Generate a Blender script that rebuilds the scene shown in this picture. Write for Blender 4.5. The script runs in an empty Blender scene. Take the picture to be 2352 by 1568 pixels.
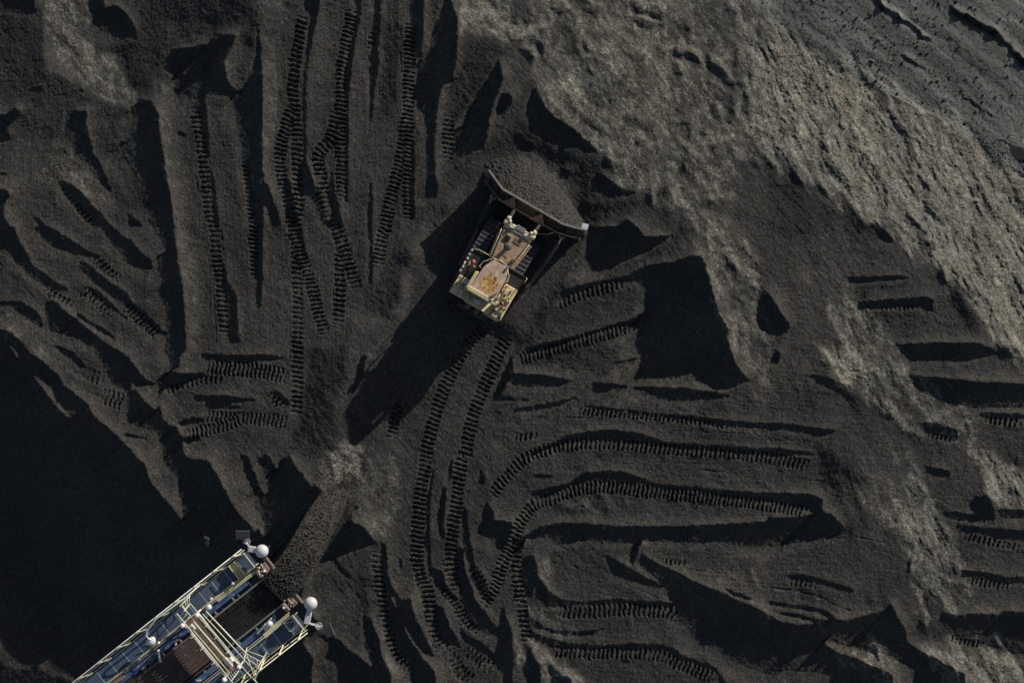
import bpy, bmesh, math, random
import numpy as np
from mathutils import Vector, Matrix
R=math.radians
# ---------------------------------------------------------------- camera, sky, sun, exposure
H=110.0                                    # height of the drone above datum
UM=0.029                                   # metres per survey unit (2352 x 1568 units in the frame)
SC=bpy.context.scene; COL=SC.collection
cam=bpy.data.objects.new('camera',bpy.data.cameras.new('camera')); COL.objects.link(cam)
cam.location=(0,0,H); cam.data.sensor_width=36.0; cam.data.lens=36.0*H/(2352*UM)
cam.data.clip_end=5000; SC.camera=cam
w=bpy.data.worlds.new("World"); SC.world=w; w.use_nodes=True
nt=w.node_tree; sky=nt.nodes.new('ShaderNodeTexSky'); sky.sky_type='NISHITA'; sky.sun_disc=False
SUN_EL=18.0
sky.sun_elevation=R(SUN_EL); sky.sun_rotation=R(45)
bg=nt.nodes['Background']; nt.links.new(sky.outputs[0],bg.inputs[0]); bg.inputs[1].default_value=0.085
sl=bpy.data.lights.new('sun','SUN'); sun=bpy.data.objects.new('sun',sl); COL.objects.link(sun)
sl.energy=5.0; sl.angle=R(0.5); sl.color=(1.0,0.95,0.88)
sd=Vector((math.cos(R(SUN_EL))*.7071,math.cos(R(SUN_EL))*.7071,math.sin(R(SUN_EL))))   # towards the sun
sun.rotation_euler=sd.to_track_quat('Z','Y').to_euler()
vs=SC.view_settings; vs.view_transform='Standard'; vs.look='None'; vs.gamma=1; vs.exposure=-0.25
def at(u,v,z):
    k=(H-z)/H
    return Vector(((u-1176)*UM*k,-(v-784)*UM*k,z))
def tag(o,label=None,cat=None,group=None,kind=None):
    for k,v in (('label',label),('category',cat),('group',group),('kind',kind)):
        if v: o[k]=v
    return o
# ---------------------------------------------------------------- materials
def ramp(nt,stops,fac):
    r=nt.nodes.new('ShaderNodeValToRGB'); e=r.color_ramp.elements
    while len(e)<len(stops): e.new(.5)
    for el,(p,c) in zip(e,stops): el.position=p; el.color=(*c,1)
    nt.links.new(fac,r.inputs[0]); return r.outputs[0]
def mixc(nt,f,a,b,mode='MIX'):
    m=nt.nodes.new('ShaderNodeMix'); m.data_type='RGBA'; m.blend_type=mode
    for s,v in ((m.inputs[0],f),(m.inputs[6],a),(m.inputs[7],b)):
        if hasattr(v,'is_linked'): nt.links.new(v,s)
        else: s.default_value=v if not isinstance(v,tuple) else (*v,1)
    return m.outputs[2]
def noi(nt,scale,det=4,rough=.6,dist=0,coord='Object',stretch=None,rot=0):
    tc=nt.nodes.new('ShaderNodeTexCoord'); src=tc.outputs[coord]
    if stretch or rot:
        m0=nt.nodes.new('ShaderNodeMapping'); m0.inputs['Rotation'].default_value=(0,0,rot); nt.links.new(src,m0.inputs[0])
        mp=nt.nodes.new('ShaderNodeMapping'); mp.inputs['Scale'].default_value=stretch or (1,1,1)
        nt.links.new(m0.outputs[0],mp.inputs[0]); src=mp.outputs[0]
    n=nt.nodes.new('ShaderNodeTexNoise'); n.inputs['Scale'].default_value=scale; n.inputs['Detail'].default_value=det
    n.inputs['Roughness'].default_value=rough; n.inputs['Distortion'].default_value=dist
    nt.links.new(src,n.inputs['Vector']); return n.outputs[0]
def newmat(name):
    m=bpy.data.materials.new(name); m.use_nodes=True; return m,m.node_tree,m.node_tree.nodes['Principled BSDF']
def bump(nt,b,h,dist,strength=1):
    n=nt.nodes.new('ShaderNodeBump'); n.inputs['Distance'].default_value=dist; n.inputs['Strength'].default_value=strength
    nt.links.new(h,n.inputs['Height']); nt.links.new(n.outputs[0],b.inputs['Normal'])
def paint(name,col,dirt=(.12,.1,.085),amount=.45,scale=3.,rough=.6,metal=0.,chips=None):
    """worn coat of one colour with dusty grime in irregular patches"""
    m,nt,b=newmat(name)
    n=noi(nt,scale,6,.65,.4); f=ramp(nt,[(.42,(0,0,0)),(.68,(amount,)*3)],n)
    c=mixc(nt,f,col,dirt)
    n2=noi(nt,scale*9,3,.6); f2=ramp(nt,[(.35,(.75,.75,.75)),(.7,(1.15,1.15,1.15))],n2)
    c=mixc(nt,1.0,c,f2,'MULTIPLY')
    if chips:
        n3=noi(nt,scale*2.2,8,.75,.8); f3=ramp(nt,[(.56,(0,0,0)),(.62,(1,1,1))],n3); c=mixc(nt,f3,c,chips)
    nt.links.new(c,b.inputs['Base Color']); b.inputs['Roughness'].default_value=rough; b.inputs['Metallic'].default_value=metal
    bump(nt,b,n2,.01,.3); return m

# outlines of relief features measured on the site survey picture: tile column/row, then corner points
# SHADE: hollows lying behind a step or windrow;  LOW: faces that nearly graze the sun;  MASK_LIT: small crests inside a hollow
SHADE = """
00 0,0 170,0 235,50 262,88 230,100 150,106 60,92 0,92
00 545,0 640,0 720,60 800,40 880,110 925,190 950,280 870,255 790,262 720,235 655,180 620,90
00 1110,440 1190,345 1430,310 1470,235 1630,240 1600,320 1540,430 1560,560 1640,640 1700,560 1764,380 1764,1568 1745,1568 1715,1380 1680,1180 1655,980 1620,800 1590,672 1500,660 1405,655 1405,690 1290,670 1185,645 1205,575 1215,530 1120,480
00 1290,670 1405,655 1420,760 1430,900 1440,1100 1475,1260 1510,1568 1480,1568 1460,1350 1440,1150 1400,1000 1370,800 1310,690
00 600,770 455,760 440,940 500,1000 520,1080 600,1120 640,1200 690,1270 720,1300 780,1340 735,1240 700,1150 640,1060 620,980 600,900 585,860
00 960,690 1040,700 1090,780 1100,900 1120,1040 1150,1250 1180,1420 1200,1568 1030,1568 1000,1460 960,1370 930,1260 890,1170 850,1060 810,980 880,980 905,850 900,760
00 200,605 290,605 290,635 190,635
00 530,600 585,630 560,650 540,640
00 0,800 40,790 110,740 140,780 70,850 40,900 75,960 30,980 0,970
00 0,1130 60,1200 55,1215 0,1215
00 0,1300 40,1310 70,1350 30,1400 20,1470 60,1568 0,1568
00 395,1245 460,1255 540,1310 620,1400 700,1480 760,1568 640,1568 560,1490 480,1390 420,1320
00 860,1440 900,1490 1000,1568 890,1568
00 210,1470 260,1510 330,1568 270,1568
00 1210,905 1300,935 1300,955 1230,935
01 0,0 95,0 130,100 180,180 210,250 290,315 380,375 480,440 400,445 320,405 240,370 160,300 110,250 60,170 0,120
01 230,0 340,0 430,55 540,120 620,170 690,195 670,215 560,195 470,170 370,150 310,90
01 560,230 640,290 740,370 850,440 900,500 1000,590 1150,740 1145,760 1040,690 940,590 840,520 720,440 600,350 540,270
01 700,0 770,0 860,70 920,110 960,170 1040,230 1060,290 980,290 880,250 820,180 760,110
01 1050,0 1190,0 1215,150 1225,250 1255,420 1270,600 1280,850 1240,870 1230,970 1170,990 1165,920 1130,850 1140,780 1150,700 1135,560 1070,430 1110,390 1080,280 1080,200 1140,170 1110,90
01 1510,0 1530,0 1545,200 1570,400 1625,460 1630,600 1645,800 1580,810 1560,740 1570,560 1530,400 1540,230
01 1745,0 1764,0 1764,380 1745,300
01 0,500 130,510 230,560 280,620 300,700 240,670 140,600 60,545
01 300,520 370,505 440,570 530,640 600,700 700,780 780,830 870,880 910,930 1000,1050 1080,1080 1085,1090 1000,1090 930,1100 905,1060 840,990 760,890 720,860 640,830 560,780 440,750 340,710 320,640
01 350,800 490,850 550,910 590,960 555,965 440,880
01 640,850 700,840 760,900 820,970 900,1060 900,1120 870,1130 780,1090 740,1040 730,985 690,930
01 870,1130 930,1120 1000,1200 1070,1270 1100,1200 1120,1330 1170,1370 1210,1370 1250,1470 1270,1568 1130,1568 1100,1480 1085,1420 980,1380 880,1350 870,1250
01 490,560 620,650 740,720 800,770 770,770 640,690 540,620
01 590,390 680,440 800,560 900,640 880,650 740,540 620,450
01 1130,1000 1170,990 1260,1010 1400,1000 1410,1020 1300,1060 1240,1100 1130,1110 1095,1170 1090,1050
01 1340,1155 1530,1155 1764,1185 1764,1195 1600,1210 1440,1205 1340,1190
01 1400,1210 1560,1220 1700,1245 1640,1250 1420,1250
01 1380,868 1600,880 1764,880 1764,935 1560,930 1390,905
01 1210,1350 1340,1300 1420,1330 1370,1350 1260,1370
01 1230,1440 1400,1430 1370,1470 1280,1490
01 830,1410 920,1430 1060,1455 1060,1470 930,1450 850,1430
01 0,690 60,710 130,780 200,860 300,930 400,1020 430,1090 520,1150 600,1220 650,1310 740,1380 830,1470 930,1568 0,1568
02 0,0 920,0 1000,70 1020,160 1060,220 1130,300 1230,430 1265,450 1260,400 1230,250 1215,150 1130,50 1120,0 1250,0 1310,20 1430,40 1480,110 1560,270 1620,380 1764,540 1764,1568 0,1568
02 1640,0 1700,0 1720,60 1764,160 1764,300 1710,180 1670,60
10 0,180 20,200 30,350 45,600 40,900 45,1200 50,1568 0,1568
10 315,0 430,0 430,80 400,200 370,350 350,480 340,650 340,900 345,1120 400,1260 440,1340 460,1440 500,1568 460,1568 420,1440 380,1370 330,1340 280,1300 290,1150 325,1100 325,900 310,700 325,500 345,300 360,200 370,110 330,60
10 190,1240 235,1230 240,1300 270,1430 300,1568 230,1568 210,1450 195,1330
10 40,1260 75,1260 110,1370 150,1480 170,1568 110,1568 90,1490 60,1400
10 620,0 735,0 720,100 700,200 680,320 660,450 640,600 635,900 630,1200 630,1400 610,1400 615,1200 610,900 620,700 600,600 620,450 650,300 670,200 690,100
10 510,1200 525,1160 540,1300 560,1400 600,1568 500,1568 520,1450 490,1350
10 865,0 860,150 835,340 845,440 815,600 800,780 785,870 780,800 780,560 770,400 800,330 800,200 810,60 820,0
10 795,1180 800,1568 765,1568 770,1400 785,1250
10 1050,0 1160,0 1150,200 1130,350 1140,450 1200,330 1210,200 1280,60 1300,0 1345,20 1385,130 1390,240 1375,440 1340,560 1280,590 1260,680 1240,800 1225,1000 1230,1200 1250,1290 1240,1370 1170,1360 1170,1000 1165,790 1130,770 1100,690 1090,660 1110,500 1110,400 1060,380 1060,150
10 1080,900 1095,1000 1085,1300 1095,1520 1070,1520 1065,1250 1075,1000
10 1670,390 1675,430 1700,550 1640,700 1600,850 1590,950 1560,1030 1380,1100 1370,1000 1380,880 1420,870 1460,770 1500,680 1560,590 1620,500
10 1680,650 1740,640 1764,700 1700,790 1640,800
11 0,0 40,0 45,300 30,560 0,570
11 775,0 800,0 805,400 765,395 780,200
11 280,0 310,0 330,110 360,230 330,200 300,100
11 0,870 90,880 220,900 90,920 0,925
11 740,860 700,960 670,1080 640,1180 690,1110 740,1020 750,900
11 95,1120 150,1130 215,1180 235,1240 190,1210 120,1150
11 1764,870 1700,1000 1640,1140 1640,1200 1764,1190 1764,1170 1680,1170 1720,1070 1764,1050
12 150,110 160,40 230,0 250,60 310,130 370,200 400,230 410,180 420,215 480,280 430,350 380,430 330,500 250,600 200,680 130,740 110,640 60,590 55,500 30,340 0,250 0,180 65,300 80,180 20,60 0,30 60,0 80,0 140,110
12 0,480 130,740 330,900 300,1000 420,1150 380,1250 310,1260 0,1480
12 640,440 680,470 740,500 800,580 860,600 770,620 700,650 560,700 540,720 440,750 420,740 500,630 560,540
12 620,240 660,340 720,360 680,380 640,320
12 540,710 580,760 640,820 670,870 640,860 580,800 540,750
12 860,600 890,620 900,720 910,850 930,1000 1000,1150 1060,1280 1150,1400 1230,1500 1290,1568 1180,1568 1060,1480 960,1380 930,1280 900,1200 880,1100 870,950 860,800
12 910,850 940,920 1000,1000 1040,1000 1050,930 1085,1100 1140,1200 1180,1300 1240,1400 1160,1380 1100,1300 1040,1200 990,1100 960,1010 930,960
12 725,1095 790,1120 810,1200 850,1290 860,1380 920,1500 980,1568 850,1568 800,1440 750,1330 735,1200
12 510,1280 560,1260 620,1330 720,1400 780,1450 840,1530 860,1568 560,1568 560,1480 540,1420 470,1400 490,1330
12 0,1480 200,1300 310,1260 340,1340 400,1400 380,1480 400,1568 0,1568
12 380,1190 440,1240 540,1240 500,1290 430,1260
12 975,700 1005,720 1010,790 990,780
12 1240,0 1230,100 1200,300 1195,500 1200,760 1215,850 1190,840 1165,600 1175,300 1215,100 1225,0
12 1290,200 1310,230 1290,480 1300,600 1260,560 1240,460 1270,300
12 1200,770 1280,800 1300,880 1400,1000 1420,1030 1300,950 1240,900
12 1350,0 1360,30 1340,180 1320,200 1330,80
12 1435,300 1450,400 1470,560 1500,760 1560,850 1640,1000 1590,1010 1540,960 1480,850 1450,700 1420,600 1415,450
12 1390,620 1420,640 1440,800 1480,900 1500,990 1600,1110 1660,1200 1670,1240 1640,1250 1500,1190 1440,1100 1420,1020 1400,900 1360,850 1370,700
12 1230,1020 1290,1050 1330,1180 1400,1290 1420,1340 1380,1320 1300,1300 1240,1250 1220,1160
12 1400,1180 1440,1240 1540,1280 1600,1330 1764,1480 1764,1520 1640,1420 1560,1360 1450,1290 1410,1240
12 1585,310 1640,400 1640,450 1764,460 1764,520 1700,640 1660,650 1640,580 1540,560 1530,520 1560,400
12 1545,50 1575,160 1570,205 1530,200 1545,120
12 1700,1000 1710,1100 1764,1200 1764,1568 1700,1500 1640,1400 1660,1250 1680,1100
20 150,600 200,700 240,770 310,820 400,880 470,940 540,990 600,1060 500,1040 400,1015 300,985 230,960 140,880 110,800 110,720
20 560,1230 610,1190 680,1250 760,1310 880,1330 760,1360 660,1370 560,1310 545,1260
20 740,1540 800,1510 850,1568 730,1568
20 60,990 100,965 160,1010 120,1060 50,1030
20 310,1170 340,1150 410,1190 360,1250 300,1220
20 470,1400 510,1390 560,1420 500,1500 440,1450
30 720,1500 770,1568 700,1568
31 715,0 780,0 860,80 860,115 790,100
31 525,345 700,340 900,335 1060,350 860,365 720,375 610,388 560,370
31 610,515 800,500 950,490 1080,478 1135,490 1138,578 1090,575 1060,545 900,545 760,562 640,555
31 845,815 1000,800 1300,795 1450,800 1600,860 1500,890 1350,925 1200,920 1100,915 980,922 930,880 890,840
31 955,1018 1240,1040 1400,1060 1764,1100 1764,1215 1600,1245 1400,1245 1200,1195 1050,1135 1000,1070
31 1420,1275 1500,1275 1764,1300 1764,1340 1600,1320 1470,1310
31 0,450 60,540 110,620 155,690 90,735 0,740
31 30,870 80,850 70,930 20,950
31 240,1020 340,1020 450,1050 470,1130 400,1090 320,1050
31 1030,1345 1170,1350 1300,1395 1300,1480 1230,1450 1130,1420 1050,1400
31 0,1345 150,1355 330,1385 500,1395 440,1415 350,1440 200,1410 100,1395 0,1395
31 0,1520 150,1530 400,1568 0,1568
21 530,0 860,0 910,65 1100,60 930,170 800,220 650,300 560,290 510,200 510,110
21 800,330 930,260 1100,240 1230,200 1300,190 1350,330 1390,480 1430,600 1480,700 1500,820 1540,950 1640,1060 1500,1110 1390,1120 1310,1060 1270,970 1180,1000 1000,1040 850,1035 910,900 870,800 880,700 850,620 920,580 920,410 860,380
21 330,440 450,400 600,370 800,330 860,380 700,375 560,410 440,450 340,490
21 60,840 200,800 400,760 600,700 800,640 860,620 850,660 700,690 500,750 300,820 120,870
21 1690,400 1720,420 1764,460 1764,735 1700,700 1690,600
21 0,1005 200,1015 470,1060 360,1075 320,1095 150,1100 0,1085
21 540,1065 700,1075 830,1095 1000,1100 1200,1110 1540,1160 1400,1185 1200,1200 1050,1190 950,1140 800,1105 700,1110 590,1145 550,1110
21 0,1250 200,1220 330,1200 480,1150 400,1200 300,1235 100,1270 0,1280
21 450,1225 600,1235 900,1270 1300,1310 1764,1350 1764,1390 1500,1375 1300,1340 1000,1295 700,1265 480,1240
21 290,1480 400,1430 560,1400 700,1395 850,1410 960,1450 1100,1485 1400,1500 1764,1525 1764,1568 1200,1520 1000,1500 900,1490 700,1470 500,1460 400,1480 280,1510 150,1568 110,1560 200,1510
21 700,930 850,900 900,905 800,930 680,945
21 0,1180 100,1185 210,1205 80,1200 0,1195
22 110,140 240,135 350,150 250,160 150,160
22 130,250 280,220 400,190 480,130 600,112 700,112 820,130 900,165 1000,200 1200,215 1400,240 1764,265 1764,320 1500,290 1300,255 1000,230 800,195 600,185 500,185 400,210 330,245 230,290 130,285
22 210,490 330,465 560,475 720,490 900,490 1130,490 1400,480 1764,455 1764,630 1650,640 1540,625 1400,595 1300,610 1150,600 890,590 870,640 830,760 810,740 820,640 840,610 600,605 500,590 300,620 280,590 200,560 130,580 90,560 150,520
22 470,590 600,660 700,720 780,760 900,830 1000,880 1045,920 1000,925 880,890 760,850 700,820 660,760 640,700 540,640
22 880,680 950,720 1100,790 1250,870 1400,930 1550,1000 1700,1060 1764,1100 1764,1520 1680,1490 1550,1440 1400,1340 1280,1290 1220,1230 1220,1200 1150,1150 1120,1070 1130,1030 1080,990 1060,920 1000,860 930,800 870,740
22 60,740 110,690 160,700 175,830 150,900 130,1000 100,960 60,860
22 180,830 220,900 280,960 370,1005 500,1010 700,990 870,1005 1050,1010 1130,1035 1100,1050 900,1045 870,1030 700,1020 620,1030 440,1030 340,1040 230,1050 190,970 165,900
22 155,1140 210,1180 300,1210 450,1215 600,1200 700,1170 560,1235 400,1250 250,1220 160,1175
22 110,1210 180,1240 300,1280 420,1305 600,1310 800,1300 1000,1300 1060,1310 1120,1340 1200,1390 1400,1460 1764,1568 1600,1568 1400,1490 1150,1400 1050,1350 850,1340 600,1335 420,1330 250,1320 160,1290 120,1260
22 110,1320 150,1400 190,1480 200,1568 80,1568 110,1500 90,1400
22 280,1520 400,1530 520,1568 275,1568
22 690,1430 760,1410 860,1405 780,1430
22 0,560 100,560 60,660 30,680 0,660
22 1430,905 1500,930 1600,970 1700,1010 1640,1005 1520,965
32 1060,75 1130,85 1250,110 1245,150 1190,155 1120,130
32 0,260 150,265 300,270 370,310 370,400 330,400 250,370 100,340 0,320
32 0,430 200,430 340,400 430,400 520,500 500,545 440,570 300,590 150,610 0,630
32 1180,390 1300,395 1450,410 1380,350 1420,290 1500,280 1540,320 1560,370 1555,450 1480,465 1300,450 1220,420
32 1585,370 1650,375 1764,395 1764,425 1600,435
32 1280,475 1400,490 1764,560 1764,620 1600,585 1450,545 1310,520
32 1325,790 1500,810 1650,840 1764,860 1764,920 1600,880 1450,850 1340,840
32 100,830 250,825 350,850 450,880 560,910 605,940 560,945 420,910 300,870 130,850
32 0,1005 150,1030 300,1045 400,1075 490,1135 440,1125 330,1085 200,1060 0,1030
32 0,1060 150,1090 300,1120 430,1140 540,1140 640,1110 780,1080 850,1020 880,1100 940,1200 960,1290 920,1300 860,1385 700,1360 600,1330 430,1285 370,1280 440,1340 560,1390 700,1440 850,1510 950,1568 520,1568 420,1510 150,1480 80,1490 0,1520 0,1100 100,1150 200,1170 370,1170 380,1160 200,1125 100,1100
32 960,1290 1010,1330 1130,1390 1250,1460 1350,1510 1420,1568 1070,1568 1000,1480 900,1420 860,1385 900,1310
32 1185,1090 1300,1100 1450,1095 1600,1100 1640,1070 1700,1080 1764,1100 1764,1350 1700,1370 1600,1340 1450,1300 1330,1260 1220,1240 1190,1180
32 960,700 985,740 960,870 930,960 945,880 960,780
"""
CREST = """
01 190,980 230,1010 300,1070 350,1110 380,1190 450,1260 535,1365 430,1280 350,1190 290,1110
01 30,740 90,830 145,915 110,900 60,810
02 1375,560 1445,560 1440,600 1430,650 1400,610
"""
# slope toward the sun, as rise per metre away from it; each line: tile value points
TILT = """
10n .35 1540,1140 1610,1190 1260,1568 1120,1568 1380,1330
11n .38 1130,0 1250,0 1100,180 1030,400 950,420 1000,200
00n -.17 640,60 820,20 1100,0 1500,0 1764,60 1764,330 1600,240 1440,240 1200,320 1110,440 1100,560 960,660 860,480 930,290 880,110
10n .10 60,0 190,0 150,700 60,1200 45,700
10n .10 440,100 560,100 520,500 430,900 360,900 370,500
10n .12 720,200 780,200 770,900 700,1100 650,1100 660,600
10n -.10 860,100 1000,100 960,700 840,900
22n .14 310,380 950,400 1120,470 600,465 310,460
11n .6 1000,260 1080,330 1040,560 960,700 880,830 790,900 700,960 660,1080 620,1190 560,1210 540,1380 500,1500 480,1400 520,1200 560,1060 640,900 720,750 850,560
11n .13 660,1490 760,1400 900,1340 1000,1360 1010,1568 600,1568
11n .12 480,1440 620,1500 640,1568 420,1568
01n .25 370,480 480,540 640,660 800,760 960,880 900,860 760,790 600,720 470,610
01n .2 470,270 560,340 720,480 900,650 1060,790 1160,900 1150,940 1020,830 860,690 700,530 540,380
01n .12 60,100 200,300 420,470 520,560 380,470 200,400 60,240
01n .12 1190,0 1330,0 1400,500 1390,850 1290,850 1270,500 1220,200
21n .12 0,950 300,1000 700,1050 1300,1080 1540,1140 1300,1115 700,1068 400,1048 0,1000
21n .10 400,1330 900,1340 1300,1390 900,1390 500,1390
21n -.07 60,940 400,830 820,720 860,860 600,960 300,980
22n -.05 1050,360 1764,400 1764,450 1400,470 1100,480
00n .55 310,120 400,150 440,300 590,420 620,560 740,620 760,680 640,700 600,600 500,530 330,490 310,300
00 .25 220,0 530,0 620,100 630,300 800,420 850,560 960,650 900,740 640,720 600,600 420,400 320,120
00 .12 350,1060 470,1030 620,1180 760,1330 900,1440 1040,1568 880,1568 760,1440 560,1310 400,1240 200,1240
00 .1 1090,570 1180,620 1240,1000 1290,1400 1330,1568 1200,1568 1140,1100 1080,760
00 -.12 660,350 900,200 1400,100 1764,200 1764,330 1600,240 1440,260 1200,330 1110,440 1120,560 960,640 800,400
00 -.1 600,860 900,840 900,960 960,1300 980,1560 800,1350 640,1000
00 -.08 0,300 300,150 300,480 600,620 900,740 900,840 460,760 440,960 100,960 0,600
01 .1 1190,0 1330,0 1400,500 1390,850 1290,850 1270,500 1220,200
01 -.06 880,400 1050,360 1130,560 1150,720 1000,580
01 .1 0,530 140,610 300,720 580,960 560,1060 380,990 150,800 0,680
01 .05 440,1060 620,1150 900,1420 1100,1460 1130,1568 920,1568 620,1250
10 .1 40,0 200,0 200,400 150,900 60,1250 40,900
10 .28 1350,0 1764,0 1764,290 1600,240 1400,230
10 -.1 1390,240 1764,330 1660,400 1550,590 1440,780 1380,860 1290,600 1340,560
10 -.08 1130,1100 1600,880 1764,1060 1600,1130 1400,1300 1250,1568 1100,1568
11 -.13 380,850 500,850 720,600 800,420 1000,100 1080,200 1010,420 900,640 720,850 560,1250 540,1568 240,1568 340,1000
11 .08 700,600 1000,600 800,900 620,1200 560,1180
11 -.2 360,1060 430,1000 480,1100 500,1200 520,1280 480,1400 440,1500 470,1568 260,1568 245,1500 260,1400 330,1300 350,1150
12 .13 430,0 1010,0 1050,100 980,300 900,560 820,560 640,420 640,250 420,180
12 .45 520,0 720,0 730,80 690,170 620,210 570,200 520,90
11 .45 560,1500 640,1470 720,1490 730,1568 520,1568
12 -.1 700,780 750,820 780,900 790,1000 760,1080 720,1090 700,1000 680,900
12 .1 770,600 830,700 880,1200 1000,1500 1070,1568 980,1568 850,1350 800,1100 770,800
12 .08 1070,600 1110,750 1150,1050 1250,1250 1400,1400 1500,1568 1380,1568 1180,1300 1090,1050 1060,800
12 .05 0,0 80,0 100,300 50,320
20 .17 100,0 1764,0 1764,1050 1300,1568 1040,1400 880,1330 740,1290 600,1060 470,930 240,760 150,590 100,420
20 .5 0,150 100,170 210,260 200,290 100,290 0,260
20 .45 320,480 400,500 490,600 520,700 430,690 340,620
20 .45 500,310 640,350 720,420 760,510 690,500 600,400
20 .3 780,150 870,160 930,220 860,210
20 .4 990,0 1070,30 1110,90 1040,60
20 .35 1000,540 1110,560 1240,650 1150,640
20 .3 330,620 420,690 560,780 740,880 700,920 560,840 420,740
20 .3 950,870 1030,920 1010,990
20 .3 1200,1000 1280,1000 1240,1040
20 .3 1120,1380 1230,1360 1280,1480 1200,1450
20 .25 1270,410 1340,440 1350,500 1290,460
20 -.12 1040,1400 1100,1450 1200,1500 1250,1568 1100,1568 1030,1500
20 -.08 0,900 110,850 230,960 500,1040 600,1060 740,1290 560,1200 540,1300 660,1370 880,1340 1000,1400 1020,1568 560,1568 450,1300 160,1080 0,1000
20 .42 1600,180 1764,150 1764,1130 1690,1060 1620,900 1620,600
20 .15 0,1070 160,1080 360,1280 420,1568 320,1568 0,1340
30 .42 0,200 250,320 700,570 1200,820 1560,1060 1764,1240 1764,1568 760,1568 560,1420 340,1310 130,1200 0,1100
30 .62 0,1000 130,1200 60,1150 0,1120
30 .62 560,1420 500,1270 620,1300 760,1450 800,1568 700,1520
30 .62 850,1140 950,1210 1040,1400 1100,1568 980,1540 920,1300 800,1100
30 .6 880,830 980,900 1040,1020 960,980
30 -.06 0,1150 130,1220 340,1320 560,1430 740,1568 0,1568
31 .42 860,0 1764,0 1764,1100 1740,1000 1560,800 1350,450 1180,330 1130,180 900,60
31 .65 1180,30 1300,200 1350,330 1340,450 1180,330 1130,180 1050,60
31 .6 1380,380 1470,420 1600,800 1720,900 1740,1000 1560,830 1450,600
31 .6 1600,600 1660,660 1740,860 1700,860
31 .06 300,200 1100,100 1140,330 520,340 600,520 820,560 820,800 500,650 300,700 200,500
31 .2 620,570 820,620 830,800 980,930 1000,1100 1300,1230 1420,1300 1500,1500 1600,1568 1400,1568 1300,1400 1000,1270 900,1300 700,1180 420,1000 320,830 470,680
31 .55 330,830 440,920 600,1080 700,1180 840,1300 900,1290 760,1120 640,980 500,900 400,830
31 .08 980,930 1350,930 1764,1100 1240,1030 960,1010
31 -.15 1200,340 1340,460 1490,700 1480,740 1380,730 1280,560 1210,420
31 -.2 470,1020 560,1060 600,1130 680,1210 560,1180 470,1120
31 -.15 1580,800 1700,880 1720,1000 1620,930
31 -.15 560,20 700,10 720,100 600,130
31 -.04 0,1180 250,1200 400,1300 480,1390 0,1340
21 .16 1110,60 1260,90 1350,150 1700,400 1690,700 1764,760 1764,1060 1650,1060 1540,950 1430,590 1350,330 1300,190
21 .3 1240,0 1500,0 1764,350 1700,380 1500,250 1350,120
21 .06 380,1010 800,1030 1300,1080 1500,1130 900,1080 500,1055
21 -.24 490,140 430,290 350,440 220,640 110,800 0,940 0,860 60,760 180,560 300,380 420,220
21 -.22 320,190 180,440 40,700 0,760 0,690 120,440 250,220
21 -.08 900,150 1250,80 1300,180 1100,240 930,260
22 .1 300,380 900,400 1060,480 600,470 300,460
22 .22 880,680 1100,770 1300,860 1600,930 1764,960 1764,1060 1500,960 1250,850 1000,750
22 .2 180,700 280,700 240,850 330,960 440,1010 300,970 210,880
22 .22 140,1050 250,1070 350,1160 480,1190 600,1180 400,1220 250,1200 150,1130
22 .22 150,1180 300,1230 450,1300 250,1270 150,1230
22 .28 120,1300 250,1350 450,1480 560,1568 440,1568 250,1520 170,1400
22 .25 0,1130 60,1280 110,1460 40,1400 0,1250
22 .14 700,1080 900,1100 1100,1150 1230,1220 1200,1230 1000,1150 720,1110
22 .16 40,750 60,880 100,980 70,1100 40,900
32 .3 780,320 900,250 1040,80 1110,150 1150,350 1250,480 1330,680 1330,880 1250,1050 1180,1080 1000,1050 960,700 960,600 880,480
32 .5 1380,0 1610,0 1764,290 1764,390 1600,370 1540,280 1500,150
32 .3 650,440 800,350 900,520 780,490
32 .1 600,0 1000,0 980,120 860,300 640,420 600,300
32 .4 1010,1330 1200,1300 1764,1500 1764,1568 1400,1568 1130,1390
32 .28 370,1280 500,1310 860,1400 1050,1568 950,1568 700,1440 450,1340
32 .25 0,980 300,1020 480,1120 300,1080 0,1030
32 -.15 370,0 600,0 600,170 540,400 560,480 480,480 400,420 370,300
32 -.2 680,1170 780,1090 860,1060 1180,1060 1180,1180 1000,1290 900,1300 850,1370 700,1330
32 -.2 1640,10 1764,20 1764,180 1700,140 1650,60
"""
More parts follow.
